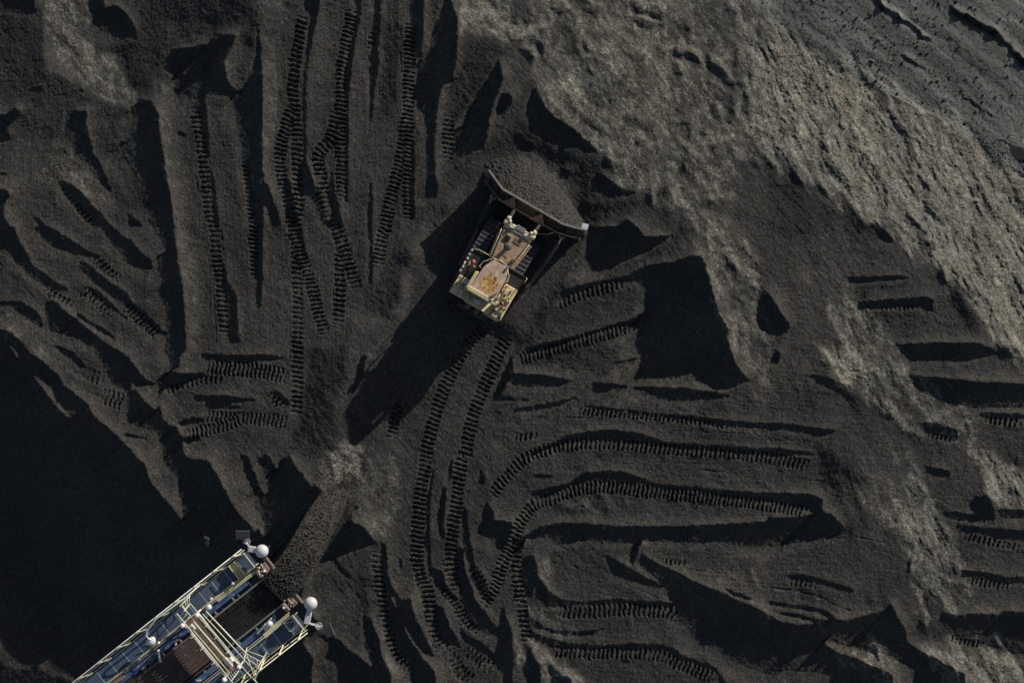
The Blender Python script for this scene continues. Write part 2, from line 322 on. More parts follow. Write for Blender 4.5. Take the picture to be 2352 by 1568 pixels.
# grouser prints of the crawler: tile width(px) then the line of travel, continuing over tiles with '/'
PRINTS = """
82 10 325,100 298,250 272,400 255,600 265,760 280,900 285,1000 280,1200 290,1400 / 11 270,0 285,200 285,500 285,900 280,1300
90 10 260,700 210,860 170,1000 165,1150 190,1300 230,1450 / 11 250,0 300,170 370,370 420,560 480,760
90 10 660,60 640,200 610,350 590,500 590,700 580,900 585,1100 590,1400
80 11 575,100 575,300 575,500 565,680
95 10 560,760 520,950 430,1070 440,1200 480,1400 / 11 560,40 610,170 660,320 700,440
90 10 1070,150 1060,350 1050,600 1040,800 1020,950 980,1150 920,1400 890,1568 / 11 865,60 850,180 835,280
70 10 1060,800 1050,1000 1040,1150 1040,1400 1045,1540
85 10 1330,780 1320,950 1315,1150
60 10 805,210 795,360
80 00 1345,720 1370,900 1395,1100 1420,1300 1450,1500 / 01 1470,0 1490,200 1520,400 1535,600 1550,760
70 00 1690,1100 1710,1300 1740,1500 / 01 1745,100 1755,350
110 01 1410,960 1764,985 / 11 220,1030
90 01 1380,1300 1764,1320 / 11 230,1340
60 01 1130,1130 1250,1090 1400,1050 1560,1050
90 01 1250,1440 1400,1400 1560,1360 1700,1300
60 11 70,1140 160,1200 220,1250
80 01 550,420 680,520 800,620
80 01 640,200 740,300 830,370
90 01 830,520 950,620 1100,760
100 01 580,1010 740,1045
120 01 680,1150 870,1215
60 00 430,1290 560,1450 660,1568
60 01 290,420 430,500 520,540
95 11 1600,660 1480,780 1390,920 1290,1120 1230,1300 1180,1500 / 12 1165,50 1140,200 1120,400 1110,600 1110,750 1150,900 1190,1050
95 11 1740,740 1680,850 1590,1050 1530,1200 1470,1400 1440,1568 / 12 1420,20 1390,200 1370,400 1350,550 1345,700 1370,850
80 22 20,640 30,800 50,950 80,1150 100,1300
80 12 1420,1330 1520,1400 1640,1470
80 12 1310,700 1350,850 1400,960
85 11 1010,1180 950,1330 930,1470
80 21 300,530 440,480 600,430 800,380
90 21 40,920 200,860 400,800 600,745 850,680
55 21 440,1260 700,1290 1000,1310 1300,1340 1500,1370
60 21 0,1445 200,1435
85 12 1620,290 1680,200 1764,110 / 22 90,25 / 21 250,1530 350,1500 560,1490 800,1500 1100,1530 1400,1550 / 22 1764,15 / 32 150,45 300,80
90 12 1560,1050 1650,900 1690,770 1750,640 / 22 40,500 100,400 170,330 280,300 400,255 520,225 650,220 900,245 1200,280 1500,310 1764,345 / 32 150,370 290,400
100 22 300,1070 500,1085 700,1065 900,1065 1060,1080 1150,1140
85 22 250,1350 400,1360 600,1365 800,1360 1000,1380 1150,1440 1400,1530
60 32 130,870 250,880 350,900
35 22 980,720 1230,750
60 32 1330,545 1500,590 1764,650
55 32 1350,860 1500,880 1700,910
60 31 1470,1320 1764,1350
35 31 760,560 1060,550
55 31 1080,1420 1290,1465
50 32 1210,1260 1500,1310
80 12 830,640 840,800 860,950 890,1100 920,1250 980,1400 1100,1500
100 12 1160,850 1190,1000 1210,1130 1240,1260 1350,1400 1420,1500 1500,1568
70 12 1240,880 1350,1000 1450,1150 1550,1230
80 12 1490,760 1540,860 1600,960
"""
# thin scratches left by the blade corners: depth(cm) tile points
LINES = """
4 10 140,400 150,700 120,1000
4 10 215,250 220,560
5 10 1000,0 990,300 1000,500
4 10 930,250 935,320
6 00 1370,1560 1350,1200 1290,900
5 01 1450,0 1470,400 1490,800
4 00 0,990 70,1060 130,1130
5 01 0,250 90,340 180,430 220,470
5 01 30,640 250,800 430,990
4 01 700,1170 500,1100 420,1050
5 22 1150,95 1500,120 1764,150
5 22 1150,760 1300,800 1500,820 1600,870 1764,890
8 32 0,910 200,935 350,970 480,1040 560,1070
5 32 600,560 780,600 950,630
4 32 0,150 200,165 380,180
5 21 350,1310 560,1310
5 22 310,620 450,680 560,740 700,840 900,940 1000,980
4 22 370,730 480,800 560,860
6 21 300,200 160,440 20,700
4 21 0,700 130,460 250,240
4 31 0,1240 150,1260
5 22 310,350 500,360
5 12 560,780 640,900 720,1010
5 12 960,900 1010,950
5 11 240,60 235,600 230,900
5 11 530,0 530,660
4 11 625,400 620,800
"""
# ruts and furrows on the haul-out ground, blurred clods: handled in code

# ---- survey grid: 2 units per cell, 120 units of margin. 1 unit = UM metres
UM=0.029; C=2.0; MG=240
GW=int((2352+2*MG)/C); GH=int((1568+2*MG)/C)
TE=math.tan(math.radians(18.0)); DS=C*UM*math.sqrt(2)
def topts(tile,toks):
    c,r=int(tile[0]),int(tile[1]); out=[]
    for t in toks:
        a,b=t.split(','); out.append((c*588+float(a)/3.0, r*522.5+float(b)/3.0))
    return out
def ext(p):   # features that run off the frame run on
    q=[]
    for x,y in p:
        if x<=1: x-=150
        if y<=1: y-=150
        if x>=2351: x+=150
        if y>=1566.5: y+=150
        q.append((x,y))
    return q
def fill(poly):
    P=[((x+MG)/C,(y+MG)/C) for x,y in poly]; m=np.zeros((GH,GW),bool)
    ys=[p[1] for p in P]; y0=max(0,int(min(ys))); y1=min(GH-1,int(max(ys))+1)
    n=len(P)
    for j in range(y0,y1+1):
        yy=j+.5; xs=[]
        for k in range(n):
            (ax,ay),(bx,by)=P[k],P[(k+1)%n]
            if (ay<=yy)!=(by<=yy): xs.append(ax+(yy-ay)*(bx-ax)/(by-ay))
        xs.sort()
        for a,b in zip(xs[::2],xs[1::2]):
            a=max(0,int(round(a))); b=min(GW,int(round(b)))
            if b>a: m[j,a:b]=True
    return m
def blur(a,s):
    if s<=0: return a
    r=int(3*s)+1; k=np.exp(-.5*(np.arange(-r,r+1)/s)**2); k/=k.sum()
    for ax in (0,1):
        p=np.pad(a,[(r,r) if i==ax else (0,0) for i in (0,1)],mode='edge'); o=np.zeros_like(a)
        n=a.shape[ax]
        for i,w in enumerate(k):
            o+=w*(p[i:i+n] if ax==0 else p[:,i:i+n])
        a=o
    return a
def noise(rs,shape,per,oct=1,gain=.5):
    o=np.zeros(shape)
    amp=1
    for _ in range(oct):
        h=int(shape[0]/per)+4; w=int(shape[1]/per)+4
        g=rs.randn(h,w)
        yy=np.arange(shape[0])/per; xx=np.arange(shape[1])/per
        o+=amp*samp(g,yy[:,None]+1,xx[None,:]+1); amp*=gain; per/=2
    return o
def samp(g,y,x):
    """smooth sampling of grid g"""
    y=np.clip(y,0,g.shape[0]-1.001); x=np.clip(x,0,g.shape[1]-1.001)
    yi=y.astype(int); xi=x.astype(int); fy=y-yi; fx=x-xi
    fy=fy*fy*(3-2*fy); fx=fx*fx*(3-2*fx)
    return (g[yi,xi]*(1-fy)+g[yi+1,xi]*fy)*(1-fx)+(g[yi,xi+1]*(1-fy)+g[yi+1,xi+1]*fy)*fx
def bil(g,y,x):
    y=np.clip(y,0,g.shape[0]-1.001); x=np.clip(x,0,g.shape[1]-1.001)
    yi=y.astype(int); xi=x.astype(int); fy=y-yi; fx=x-xi
    return (g[yi,xi]*(1-fy)+g[yi+1,xi]*fy)*(1-fx)+(g[yi,xi+1]*(1-fy)+g[yi+1,xi+1]*fy)*fx
def rows(txt): return [l.split() for l in txt.strip().splitlines() if l.strip()]
def maps():
    sh=np.zeros((GH,GW),bool)
    for r in rows(SHADE): sh|=fill(ext(topts(r[0],r[1:])))
    for r in rows(CREST): sh&=~fill(topts(r[0],r[1:]))
    gy,gx=np.meshgrid(np.arange(GH),np.arange(GW),indexing='ij')
    sh=blur(sh.astype(float),1.7)+.30*fbm(gx/5.,gy/5.,3,4)>.5
    ti=np.full((GH,GW),.0); td=np.full((GH,GW),.0)
    for r in rows(TILT):
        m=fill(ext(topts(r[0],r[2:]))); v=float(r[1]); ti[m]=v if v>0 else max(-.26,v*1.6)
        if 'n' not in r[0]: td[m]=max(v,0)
    # the slips run down the outer faces in ragged tongues
    u=gx*.45+gy*.89; v=-gx*.89+gy*.45
    n=fbm(v/6.,u/60.,3,1)*75*np.clip((gx+gy*.3-900)/150.,.12,1)
    bx=gx+.45*n+9*fbm(gx/20.,gy/20.,4,2); by=gy+.89*n+9*fbm(gx/20.+40,gy/20.,4,3)
    ti=bil(ti,by,bx); td=bil(td,by,bx)
    return sh,ti,td
def sweep(h,sh,enforce=True,marg=.01,cap=None,gap=14):
    """march away from the sun; returns height of the sun line over each cell (and enforces it)"""
    S=np.full_like(h,-1e9); h=h.copy(); line=np.full(GW,-1e9)
    up=np.full(GW,999.)
    for j in range(GH):
        if j>0:
            prev=np.maximum(line,h[j-1]); inc=np.full(GW,-1e9); inc[:-1]=prev[1:]-DS*TE
        else: inc=np.full(GW,-1e9)
        if enforce:
            s=sh[j]
            if cap is not None and j>0:
                u2=np.full(GW,999.); u2[:-1]=up[1:]+1; up=np.where(s,0,u2)
                hp=np.full(GW,1e9); hp[:-1]=h[j-1][1:]
                h[j]=np.where((~s)&(up<gap),np.minimum(h[j],hp+DS*(cap[j]+.02*np.minimum(up,60))),h[j])
            h[j]=np.where(s,np.minimum(h[j],np.where(inc<-1e8,1e9,inc-(marg[j] if hasattr(marg,'shape') else marg))),np.maximum(h[j],inc))
        S[j]=inc; line=inc
    return h,S
def solve(g,lam,L,tgt=None):
    fy=np.fft.fftfreq(GH)[:,None]; fx=np.fft.rfftfreq(GW)[None,:]
    # derivative along the sun ray (-1,+1)/sqrt2 and across it, per metre
    ds=2j*np.pi*( fy-fx)/math.sqrt(2)/(C*UM); dt=2j*np.pi*(fy+fx)/math.sqrt(2)/(C*UM)
    G=np.fft.rfft2(g)
    H=np.conj(ds)*G/(abs(ds)**2+lam*abs(dt)**2+1/L**2)
    if tgt is not None:
        H=(np.conj(ds)*G+np.fft.rfft2(tgt)/L**2)/(abs(ds)**2+lam*abs(dt)**2+1/L**2)
    H[0,0]=0 if tgt is None else np.fft.rfft2(tgt)[0,0]
    return np.fft.irfft2(H,s=(GH,GW))
def dsun(h):
    g=np.zeros_like(h); g[1:,:-1]=(h[1:,:-1]-h[:-1,1:])/DS; return g
def build(iters=22,L=14.,lam=.05,verbose=False):
    sh,ti,td=maps()
    # windrows stand along the upper edge of every bank, floors are dished below it
    dn=np.full((GH,GW),99.); up=np.full((GH,GW),99.)
    ln=np.zeros((GH,GW)); run=np.zeros((GH,GW))
    for j in range(1,GH): run[j,:-1]=np.where(sh[j,:-1],run[j-1,1:]+1,0)
    for j in range(GH-2,-1,-1):
        dn[j,1:]=np.where(sh[j,1:],0,np.minimum(dn[j+1,:-1]+1,99))
        ln[j,1:]=np.where(sh[j,1:],np.maximum(run[j,1:],ln[j+1,:-1]*sh[j+1,:-1]),ln[j+1,:-1])
    for j in range(1,GH): up[j,:-1]=np.where(sh[j,:-1],0,np.minimum(up[j-1,1:]+1,99))
    tis=blur(np.where(sh,0,ti*np.where(ti<.3,1.35,1.)-.055+.95*np.clip(ln/14.,.25,1)*np.exp(-dn/(3.+5.*np.clip(ln/30.,0,1)))-.25*np.exp(-up/18.)*(up<60)),2.2)
    a=np.zeros((GH,GW)); b=np.zeros((GH,GW))
    for j in range(1,GH): a[j,:-1]=np.where(sh[j,:-1],a[j-1,1:]+1,0)
    for j in range(GH-2,-1,-1): b[j,1:]=np.where(sh[j,1:],b[j+1,:-1]+1,0)
    f=a/np.maximum(a+b,1)
    mg=.012+np.minimum(.45*TE*DS*np.minimum(a,b),.35)
    gsh=-TE*np.where(f<.5,2.15,.1)
    r=np.clip(np.arange(GH)/40,0,1)*np.clip((GH-1-np.arange(GH))/40,0,1); c=np.clip(np.arange(GW)/40,0,1)*np.clip((GW-1-np.arange(GW))/40,0,1)
    win=r[:,None]*c[None,:]
    h=solve(np.where(sh,gsh,tis+.02)*win,lam,L)
    v=(slice(int(MG/C),int((MG+1568)/C)),slice(int(MG/C),int((MG+2352)/C)))
    for it in range(iters):
        hp,S=sweep(h,sh,True,mg,tis+.2,45)
        gp=dsun(hp)
        lit=.6*tis+.4*np.clip(gp,np.minimum(tis,-.12)-.1,np.maximum(tis,.15)+.3)
        g=np.where(sh,.5*gsh+.5*np.clip(gp,-.9,.2),lit)
        h=solve(blur(g,.5)*win,lam,L,tgt=blur(hp,4))
        if verbose:
            _,S2=sweep(h,sh,False); s2=h<S2
            print(it,'missed',(~s2[sh]).mean(),'false',s2[~sh].mean(), h[v].min(),h[v].max())
    hp,S=sweep(h,sh,True,mg,tis+.25,45); h=blur(hp,.9); h,S=sweep(h,sh,True,mg*.8,tis+.3,45)
    _,S2=sweep(h,sh,False); s2=h<S2
    if verbose: print('end missed',(~s2[sh]).mean(),'false',s2[~sh].mean(), h[v].min(),h[v].max())
    return h,sh,td,tis

# ---------------------------------------------------------------- the ground: relief on a fine grid
RS=np.random.RandomState(7)
LAT=[RS.rand(257,257) for _ in range(6)]
for L_ in LAT: L_[256,:]=L_[0,:]; L_[:,256]=L_[:,0]
def vn(x,y,k=0):
    g=LAT[k]; x=np.mod(x,256.); y=np.mod(y,256.)
    xi=np.minimum(x.astype(np.int32),255); yi=np.minimum(y.astype(np.int32),255); fx=x-xi; fy=y-yi
    fx=fx*fx*(3-2*fx); fy=fy*fy*(3-2*fy)
    return ((g[yi,xi]*(1-fx)+g[yi,xi+1]*fx)*(1-fy)+(g[yi+1,xi]*(1-fx)+g[yi+1,xi+1]*fx)*fy)-.5
def fbm(x,y,o,k=0,g=.5):
    r=0;a=1
    for i in range(o): r=r+a*vn(x*2**i+17.3*i,y*2**i+9.1*i,(k+i)%6); a*=g
    return r
TOE=[(1600,-320),(1722,0),(1764,50),(1847,110),(1997,194),(2080,235),(2164,275),(2230,315),(2284,353),(2352,413),(2620,640),(2900,900),(2900,-320)]
DZ_FOOT=[(1095,370),(1180,330),(1345,500),(1300,620),(1180,770),(990,680)]
def build_ground():
    h,sh,ti,tis=build()
    gy,gx=np.meshgrid(np.arange(GH),np.arange(GW),indexing='ij')
    # paler coal: dry dusty outer faces, plus sunlight painted into sun-facing slopes
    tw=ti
    dust_sunlit=blur(np.clip((tw-.05)*2.0,0,1),2.0)
    face=blur(np.clip(tw*2.2,0,1),4.0)
    toe=blur(fill(TOE).astype(float),1.5)
    foot=blur(fill(DZ_FOOT).astype(float),7)
    zc=h[fill(DZ_FOOT)].mean()
    # fine grid
    F=1.42
    def axis(n):
        core=np.arange(-70,n+70,F); out=[core[-1]]; s=F
        while out[-1]<n+60000: s=s*1.22; out.append(out[-1]+s)
        lo=[core[0]]; s=F
        while lo[-1]>-60000: s=s*1.22; lo.append(lo[-1]-s)
        return np.concatenate([np.array(lo[1:])[::-1],core,np.array(out[1:])])
    ax=axis(2352.); ay=axis(1568.)
    X,Y=np.meshgrid(ax,ay)
    # smooth outline jitter so that cut edges crumble
    wx=2.0*fbm(X/9.,Y/9.,3,0); wy=2.0*fbm(X/9.+31,Y/9.+7,3,3)
    gi=(Y+wy+MG)/C-.5; gj=(X+wx+MG)/C-.5
    Z=bil(h,gi,gj)
    D=bil(dust_sunlit,gi,gj); FA=bil(face,gi,gj); G=bil(toe,gi,gj); FT=bil(foot,gi,gj)
    far=np.clip((np.maximum(np.maximum(-X,X-2352),np.maximum(-Y,Y-1568))-150)/1500.,0,1); far=far*far*(3-2*far)
    Z=Z*(1-far)+(-4.2)*far
    core=np.clip(1-far*3,0,1)
    # --- crawler prints
    PR=np.zeros_like(Z); BED=np.zeros_like(Z)
    for r in rows(PRINTS):
        wd=float(r[0])/3.0; pts=[]; tile=None
        for t in r[1:]:
            if t=='/': tile=None; continue
            if tile is None and ',' not in t: tile=t; continue
            pts+=topts(tile,[t])
        P=np.array(pts)
        # denser smooth path
        Q=[]
        for k in range(len(P)-1):
            p0=P[max(k-1,0)];p1=P[k];p2=P[k+1];p3=P[min(k+2,len(P)-1)]
            for t in np.linspace(0,1,6,endpoint=False):
                Q.append(.5*((2*p1)+(-p0+p2)*t+(2*p0-5*p1+4*p2-p3)*t*t+(-p0+3*p1-3*p2+p3)*t**3))
        Q.append(P[-1]); Q=np.array(Q)
        seg=np.hypot(*(Q[1:]-Q[:-1]).T); cum=np.concatenate([[0],np.cumsum(seg)])
        best=None
        x0,x1=Q[:,0].min()-wd,Q[:,0].max()+wd; y0,y1=Q[:,1].min()-wd,Q[:,1].max()+wd
        ia,ib=np.searchsorted(ay,[y0,y1]); ja,jb=np.searchsorted(ax,[x0,x1])
        if ib<=ia or jb<=ja: continue
        xs=X[ia:ib,ja:jb]; ys=Y[ia:ib,ja:jb]
        bd=np.full(xs.shape,1e9); bs=np.zeros(xs.shape); bt=np.zeros(xs.shape)
        for k in range(len(Q)-1):
            a=Q[k]; d=Q[k+1]-a; L=seg[k]
            if L<1e-6: continue
            ka,kb=np.searchsorted(ys[:,0],[min(a[1],Q[k+1][1])-wd,max(a[1],Q[k+1][1])+wd]); la,lb=np.searchsorted(xs[0],[min(a[0],Q[k+1][0])-wd,max(a[0],Q[k+1][0])+wd])
            if kb<=ka or lb<=la: continue
            sx=xs[ka:kb,la:lb]-a[0]; sy=ys[ka:kb,la:lb]-a[1]
            u=np.clip((sx*d[0]+sy*d[1])/(L*L),0,1); dx=sx-u*d[0]; dy=sy-u*d[1]; dd=np.hypot(dx,dy)
            m=dd<bd[ka:kb,la:lb]
            bd[ka:kb,la:lb]=np.where(m,dd,bd[ka:kb,la:lb]); bs[ka:kb,la:lb]=np.where(m,cum[k]+u*L,bs[ka:kb,la:lb])
            bt[ka:kb,la:lb]=np.where(m,np.sign(d[0]*sy-d[1]*sx)*dd,bt[ka:kb,la:lb])
        jit=2.6*vn(xs/13.,ys/13.,4)+1.2*vn(xs/5.,ys/5.,0)
        e=np.clip((wd/2-bd+5*vn(xs/7.,ys/7.,2))/3.5,0,1)
        endf=np.clip(bs/24.,0,1)*np.clip((cum[-1]-bs)/24.,0,1); e=e*endf
        per=10.7+.8*math.sin(wd)
        ph=(bs+jit+1.2*np.sin(bt/5.))/per*2*np.pi
        bar=np.clip(np.sin(ph)*1.5,-1,1)+.35*np.sin(2*ph+1.)
        lat=1-.65*np.exp(-((bt+wd*.08)/(wd*.09))**2)
        strength=np.clip(1.05+1.3*fbm(xs/38.,ys/38.,2,5),.45,1.5)
        rough=1+1.9*vn(xs/4.5,ys/4.5,1)
        PR[ia:ib,ja:jb]=np.where(e>0,(1-e)*PR[ia:ib,ja:jb]+e*((bar-.35)*lat*strength*rough*.078),PR[ia:ib,ja:jb])
        BED[ia:ib,ja:jb]=np.maximum(BED[ia:ib,ja:jb],e)
    # --- scratches
    LN=np.zeros_like(Z)
    for r in rows(LINES):
        P=topts(r[1],r[2:])
        for (xa,ya),(xb,yb) in zip(P[:-1],P[1:]):
            ia,ib=np.searchsorted(ay,[min(ya,yb)-5,max(ya,yb)+5]); ja,jb=np.searchsorted(ax,[min(xa,xb)-5,max(xa,xb)+5])
            sx=X[ia:ib,ja:jb]-xa; sy=Y[ia:ib,ja:jb]-ya; dx,dy=xb-xa,yb-ya; L2=dx*dx+dy*dy+1e-6
            u=np.clip((sx*dx+sy*dy)/L2,0,1); dd=np.hypot(sx-u*dx,sy-u*dy)+3.5*vn(X[ia:ib,ja:jb]/14,Y[ia:ib,ja:jb]/14,3)
            LN[ia:ib,ja:jb]=np.minimum(LN[ia:ib,ja:jb],-.008*float(r[0])*np.clip(.5+2*vn(X[ia:ib,ja:jb]/25,Y[ia:ib,ja:jb]/25,1),0,1.3)*np.exp(-(dd/1.6)**2))
    # --- dragged floor texture: streaks along the push direction, faint cross ribs
    floor=(1-FA)*(1-G)*core
    cx,cy=760.,1150.                                        # the lanes fan out from the dump cone
    ang=np.arctan2(Y-cy,X-cx); rad=np.hypot(X-cx,Y-cy)
    upl=np.clip((1050-X)/150.,0,1)*np.clip((900-Y)/100.,0,1)      # straight lanes, upper left
    rgt=np.clip((X-1120)/60.,0,1)*np.clip((Y-640)/60.,0,1)      # straight lanes, right
    st=upl*vn(X/2.6,Y/42.,0)+rgt*vn((X*.998+Y*.05)/45.,(Y-.07*X)/2.6,1)+(1-np.clip(upl+rgt,0,1))*vn((X*.6-Y*.5)/3.,(X*.5+Y*.6)/30.,2)
    rib=vn(X/60.,Y/60.,5)+.15; rib=np.clip(rib*4,0,1)
    cr=upl*vn((X+.15*Y)/30.,(Y+.2*X)/3.5,3)+rgt*vn((X+.3*Y)/3.5,(Y)/30.,4)
    Zd=floor*(.016*st+.022*rib*cr+.07*fbm(X/34.,Y/34.,4,1,.5))
    # --- outer faces: slumps, gullies, clods
    a=R(62); u=X*math.cos(a)+Y*math.sin(a); v_=-X*math.sin(a)+Y*math.cos(a)
    u2=X*.72+Y*.69; v2=-X*.69+Y*.72
    far_face=np.clip((X-1640)/160.,0,1)
    wv=v_+14*fbm(u/70.,v_/40.,2,5)
    gul=-np.abs(fbm(wv/13.,u/85.,3,1))*1.0
    rough_=np.abs(fbm((v2+10*fbm(u2/30,v2/30,2))/26.,u2/48.,3,3))
    wx2=X+22*fbm(X/50.,Y/50.,3,1); wy2=Y+22*fbm(X/50.+9,Y/50.,3,2)
    cl=np.abs(fbm(wx2/24.,wy2/24.,4,4,.55))
    Zd+=FA*core*(far_face*(.09*gul+.42*fbm(wv/34.,u/120.,3,0,.55)+.09*fbm(wx2/9,wy2/9,4,1,.6)+.05*cl)+(1-far_face)*(-.15*rough_+.06*cl+.03*fbm(wx2/9,wy2/9,3,1)+.45*fbm(u2/75.,v2/45.,3,2,.5)))
    s_=(-X+Y)/1.4142; t_=(X+Y)/1.4142
    ph=s_/84.+1.9*fbm(t_/95.+3,s_/110.,3,2,.42)+.16*fbm(t_/22.,s_/25.,2,4); fr=ph-np.floor(ph)
    saw=np.where(fr<.28,fr/.28,1-(fr-.28)/.72); saw=saw*saw*(3-2*saw)
    Zd+=np.clip(FA*2.2,0,1)*core*(1-far_face*.6)*np.clip((X-1120)/60.,0,1)*.34*saw*np.clip(.45+2.4*fbm(t_/60.+8,s_/60.,2,5),0,1.2)
    # --- yard floor beyond the toe
    t1=X*.80+Y*.60; t2=-X*.60+Y*.80
    G_=G*core
    Zd+=G_*(.10*fbm(t2/40.,t1/260.,3,2)+.03*fbm(X/8.,Y/8.,4,4,.65))
    def rut(pts,wd,dep):
        nonlocal Zd
        for (xa,ya),(xb,yb) in zip(pts[:-1],pts[1:]):
            dx,dy=xb-xa,yb-ya; u=np.clip(((X-xa)*dx+(Y-ya)*dy)/(dx*dx+dy*dy),0,1)
            dd=(-(X-xa-u*dx)*dy+(Y-ya-u*dy)*dx)/math.hypot(dx,dy)+9*fbm(X/22,Y/22,4,1,.6); off=np.hypot(X-xa-u*dx,Y-ya-u*dy)
            # a bank: high on the sun side, falling sharply towards the pile
            Zd+=np.where(off<wd*4,dep*np.clip(.8+2.2*fbm(X/45,Y/45,2,3),.1,1.6)*(1/(1+np.exp((dd)/(wd*.18)))-.5)*np.exp(-(off/(wd*1.6))**2),0)
    rut([(2004,-20),(2030,15),(2064,37),(2130,90)],5,.26)
    rut([(2190,20),(2285,75),(2352,140),(2440,200)],7,.42)
    rut([(1855,-5),(1895,15)],4,.14)
    rut([(2080,130),(2145,175),(2200,210),(2275,262)],6,.12)
    # clod grain everywhere; coarser where material has rolled down
    coarse=np.clip(.35+.9*FA+1.2*vn(X/70.,Y/70.,2)*(1-G)+.1*G,.6,1.5)*core
    def rot(a): return X*math.cos(a)+Y*math.sin(a),-X*math.sin(a)+Y*math.cos(a)
    ra,rb=rot(.5); rc,rd=rot(1.1); re_,rf_=rot(-.4)
    g1=.8*vn(ra/2.7,rb/2.7,1)+1.0*vn(rc/3.9,rd/3.9,2)+.7*vn(re_/5.6,rf_/5.6,4)+.3*vn(ra/9.,rb/9.,3)
    Zd+=coarse*(1-.35*G_)*.031*g1+core*.010*vn(X/1.45+5,Y/1.45,0)
    # soft knobs along lane edges
    Zd+=(1-G)*core*.05*np.clip(fbm(X/9.,Y/9.,3,5)-.1,0,1)
    Zd=Zd*(1-.8*BED)
    Z=Z+Zd+PR+LN-.035*BED
    # level stance of the crawler tractor
    Z=Z*(1-FT*.9)+FT*.9*(zc+.02*g1+.0*Z)
    return ax,ay,X,Y,Z,D,G,zc
ax_,ay_,X_,Y_,Z_,D_,G_,Z_DZ=build_ground()
def zat(u,v):
    return float(Z_[min(len(ay_)-1,np.searchsorted(ay_,v)),min(len(ax_)-1,np.searchsorted(ax_,u))])
def sheet(name,facemask,mat):
    ny,nx=X_.shape; K=(H-np.clip(Z_,-50,50))/H
    co=np.stack([(X_-1176)*UM*K,-(Y_-784)*UM*K,Z_],-1).reshape(-1,3)
    idx=np.arange(ny*nx).reshape(ny,nx)
    q=np.stack([idx[1:,:-1],idx[1:,1:],idx[:-1,1:],idx[:-1,:-1]],-1)[facemask]
    used=np.unique(q); rem=np.full(ny*nx,-1,np.int64); rem[used]=np.arange(len(used)); q=rem[q]
    me=bpy.data.meshes.new(name); me.vertices.add(len(used)); me.vertices.foreach_set('co',co[used].astype(np.float32).ravel())
    n=len(q); me.loops.add(4*n); me.loops.foreach_set('vertex_index',q.astype(np.int32).ravel())
    me.polygons.add(n); me.polygons.foreach_set('loop_start',np.arange(0,4*n,4,dtype=np.int32)); me.polygons.foreach_set('loop_total',np.full(n,4,np.int32))
    at_=me.attributes.new('dust_sunlit','FLOAT','POINT'); at_.data.foreach_set('value',D_.reshape(-1)[used].astype(np.float32))
    me.update(calc_edges=True); me.materials.append(mat)
    o=bpy.data.objects.new(name,me); COL.objects.link(o); return o
def coal_material(name,chunk=False):
    m,nt,b=newmat(name)
    n2=noi(nt,9.,4,.85); n3=noi(nt,2.2,5,.65,.5)
    base=ramp(nt,[(.3,(.034,.032,.0285)),(.7,(.053,.0498,.0445))],n3)
    dusty=ramp(nt,[(.32,(.092,.089,.076)),(.5,(.142,.139,.119)),(.68,(.21,.206,.178))],n3)  # dry pale fines; also paints sunlight onto sun-facing slopes
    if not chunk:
        a=nt.nodes.new('ShaderNodeAttribute'); a.attribute_name='dust_sunlit'
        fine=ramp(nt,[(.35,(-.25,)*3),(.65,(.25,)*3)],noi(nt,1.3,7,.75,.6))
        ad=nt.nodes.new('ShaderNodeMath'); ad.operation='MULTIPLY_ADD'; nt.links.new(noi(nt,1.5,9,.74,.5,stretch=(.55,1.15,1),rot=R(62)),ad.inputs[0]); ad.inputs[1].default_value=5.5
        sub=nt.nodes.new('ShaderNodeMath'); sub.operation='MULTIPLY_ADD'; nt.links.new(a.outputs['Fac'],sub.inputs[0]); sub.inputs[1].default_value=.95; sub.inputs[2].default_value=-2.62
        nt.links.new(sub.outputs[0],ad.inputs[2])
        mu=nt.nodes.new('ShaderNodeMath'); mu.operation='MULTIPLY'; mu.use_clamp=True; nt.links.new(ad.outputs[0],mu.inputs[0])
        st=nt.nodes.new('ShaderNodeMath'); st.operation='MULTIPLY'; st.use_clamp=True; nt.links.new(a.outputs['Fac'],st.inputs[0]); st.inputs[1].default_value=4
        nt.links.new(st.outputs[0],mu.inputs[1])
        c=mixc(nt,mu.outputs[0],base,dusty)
        # coarse gravel lies in the dusty faces: dark and light stones a hand wide
        pb=ramp(nt,[(.38,(.16,.155,.15)),(.48,(.70,.68,.66)),(.60,(1.0,1.0,1.0)),(.68,(1.7,1.6,1.5))],noi(nt,5.5,4,.9))
        gv=ramp(nt,[(.44,(0,0,0)),(.56,(1,1,1))],noi(nt,.8,7,.75,.4,stretch=(.4,1.1,1),rot=R(62)))
        gm_=nt.nodes.new('ShaderNodeMath'); gm_.operation='MULTIPLY'; nt.links.new(gv,gm_.inputs[0]); nt.links.new(st.outputs[0],gm_.inputs[1])
        c=mixc(nt,gm_.outputs[0],c,mixc(nt,1.0,c,pb,'MULTIPLY'))
        c=mixc(nt,1.0,c,ramp(nt,[(.35,(.74,.75,.78)),(.5,(1,1,1)),(.65,(1.22,1.18,1.12))],noi(nt,.16,5,.62,.5)),'MULTIPLY')
    else: c=base
    spk=ramp(nt,[(.32,(.30,)*3),(.5,(.92,)*3),(.60,(1.6,1.56,1.5)),(.67,(3.2,3.05,2.9))],n2)
    c=mixc(nt,1.0,c,spk,'MULTIPLY')
    nt.links.new(c,b.inputs['Base Color']); b.inputs['Roughness'].default_value=.85; b.inputs['Specular IOR Level'].default_value=.25
    bump(nt,b,noi(nt,9.,5,.8),.04,.9)
    return m
MAT_COAL=coal_material('coal')
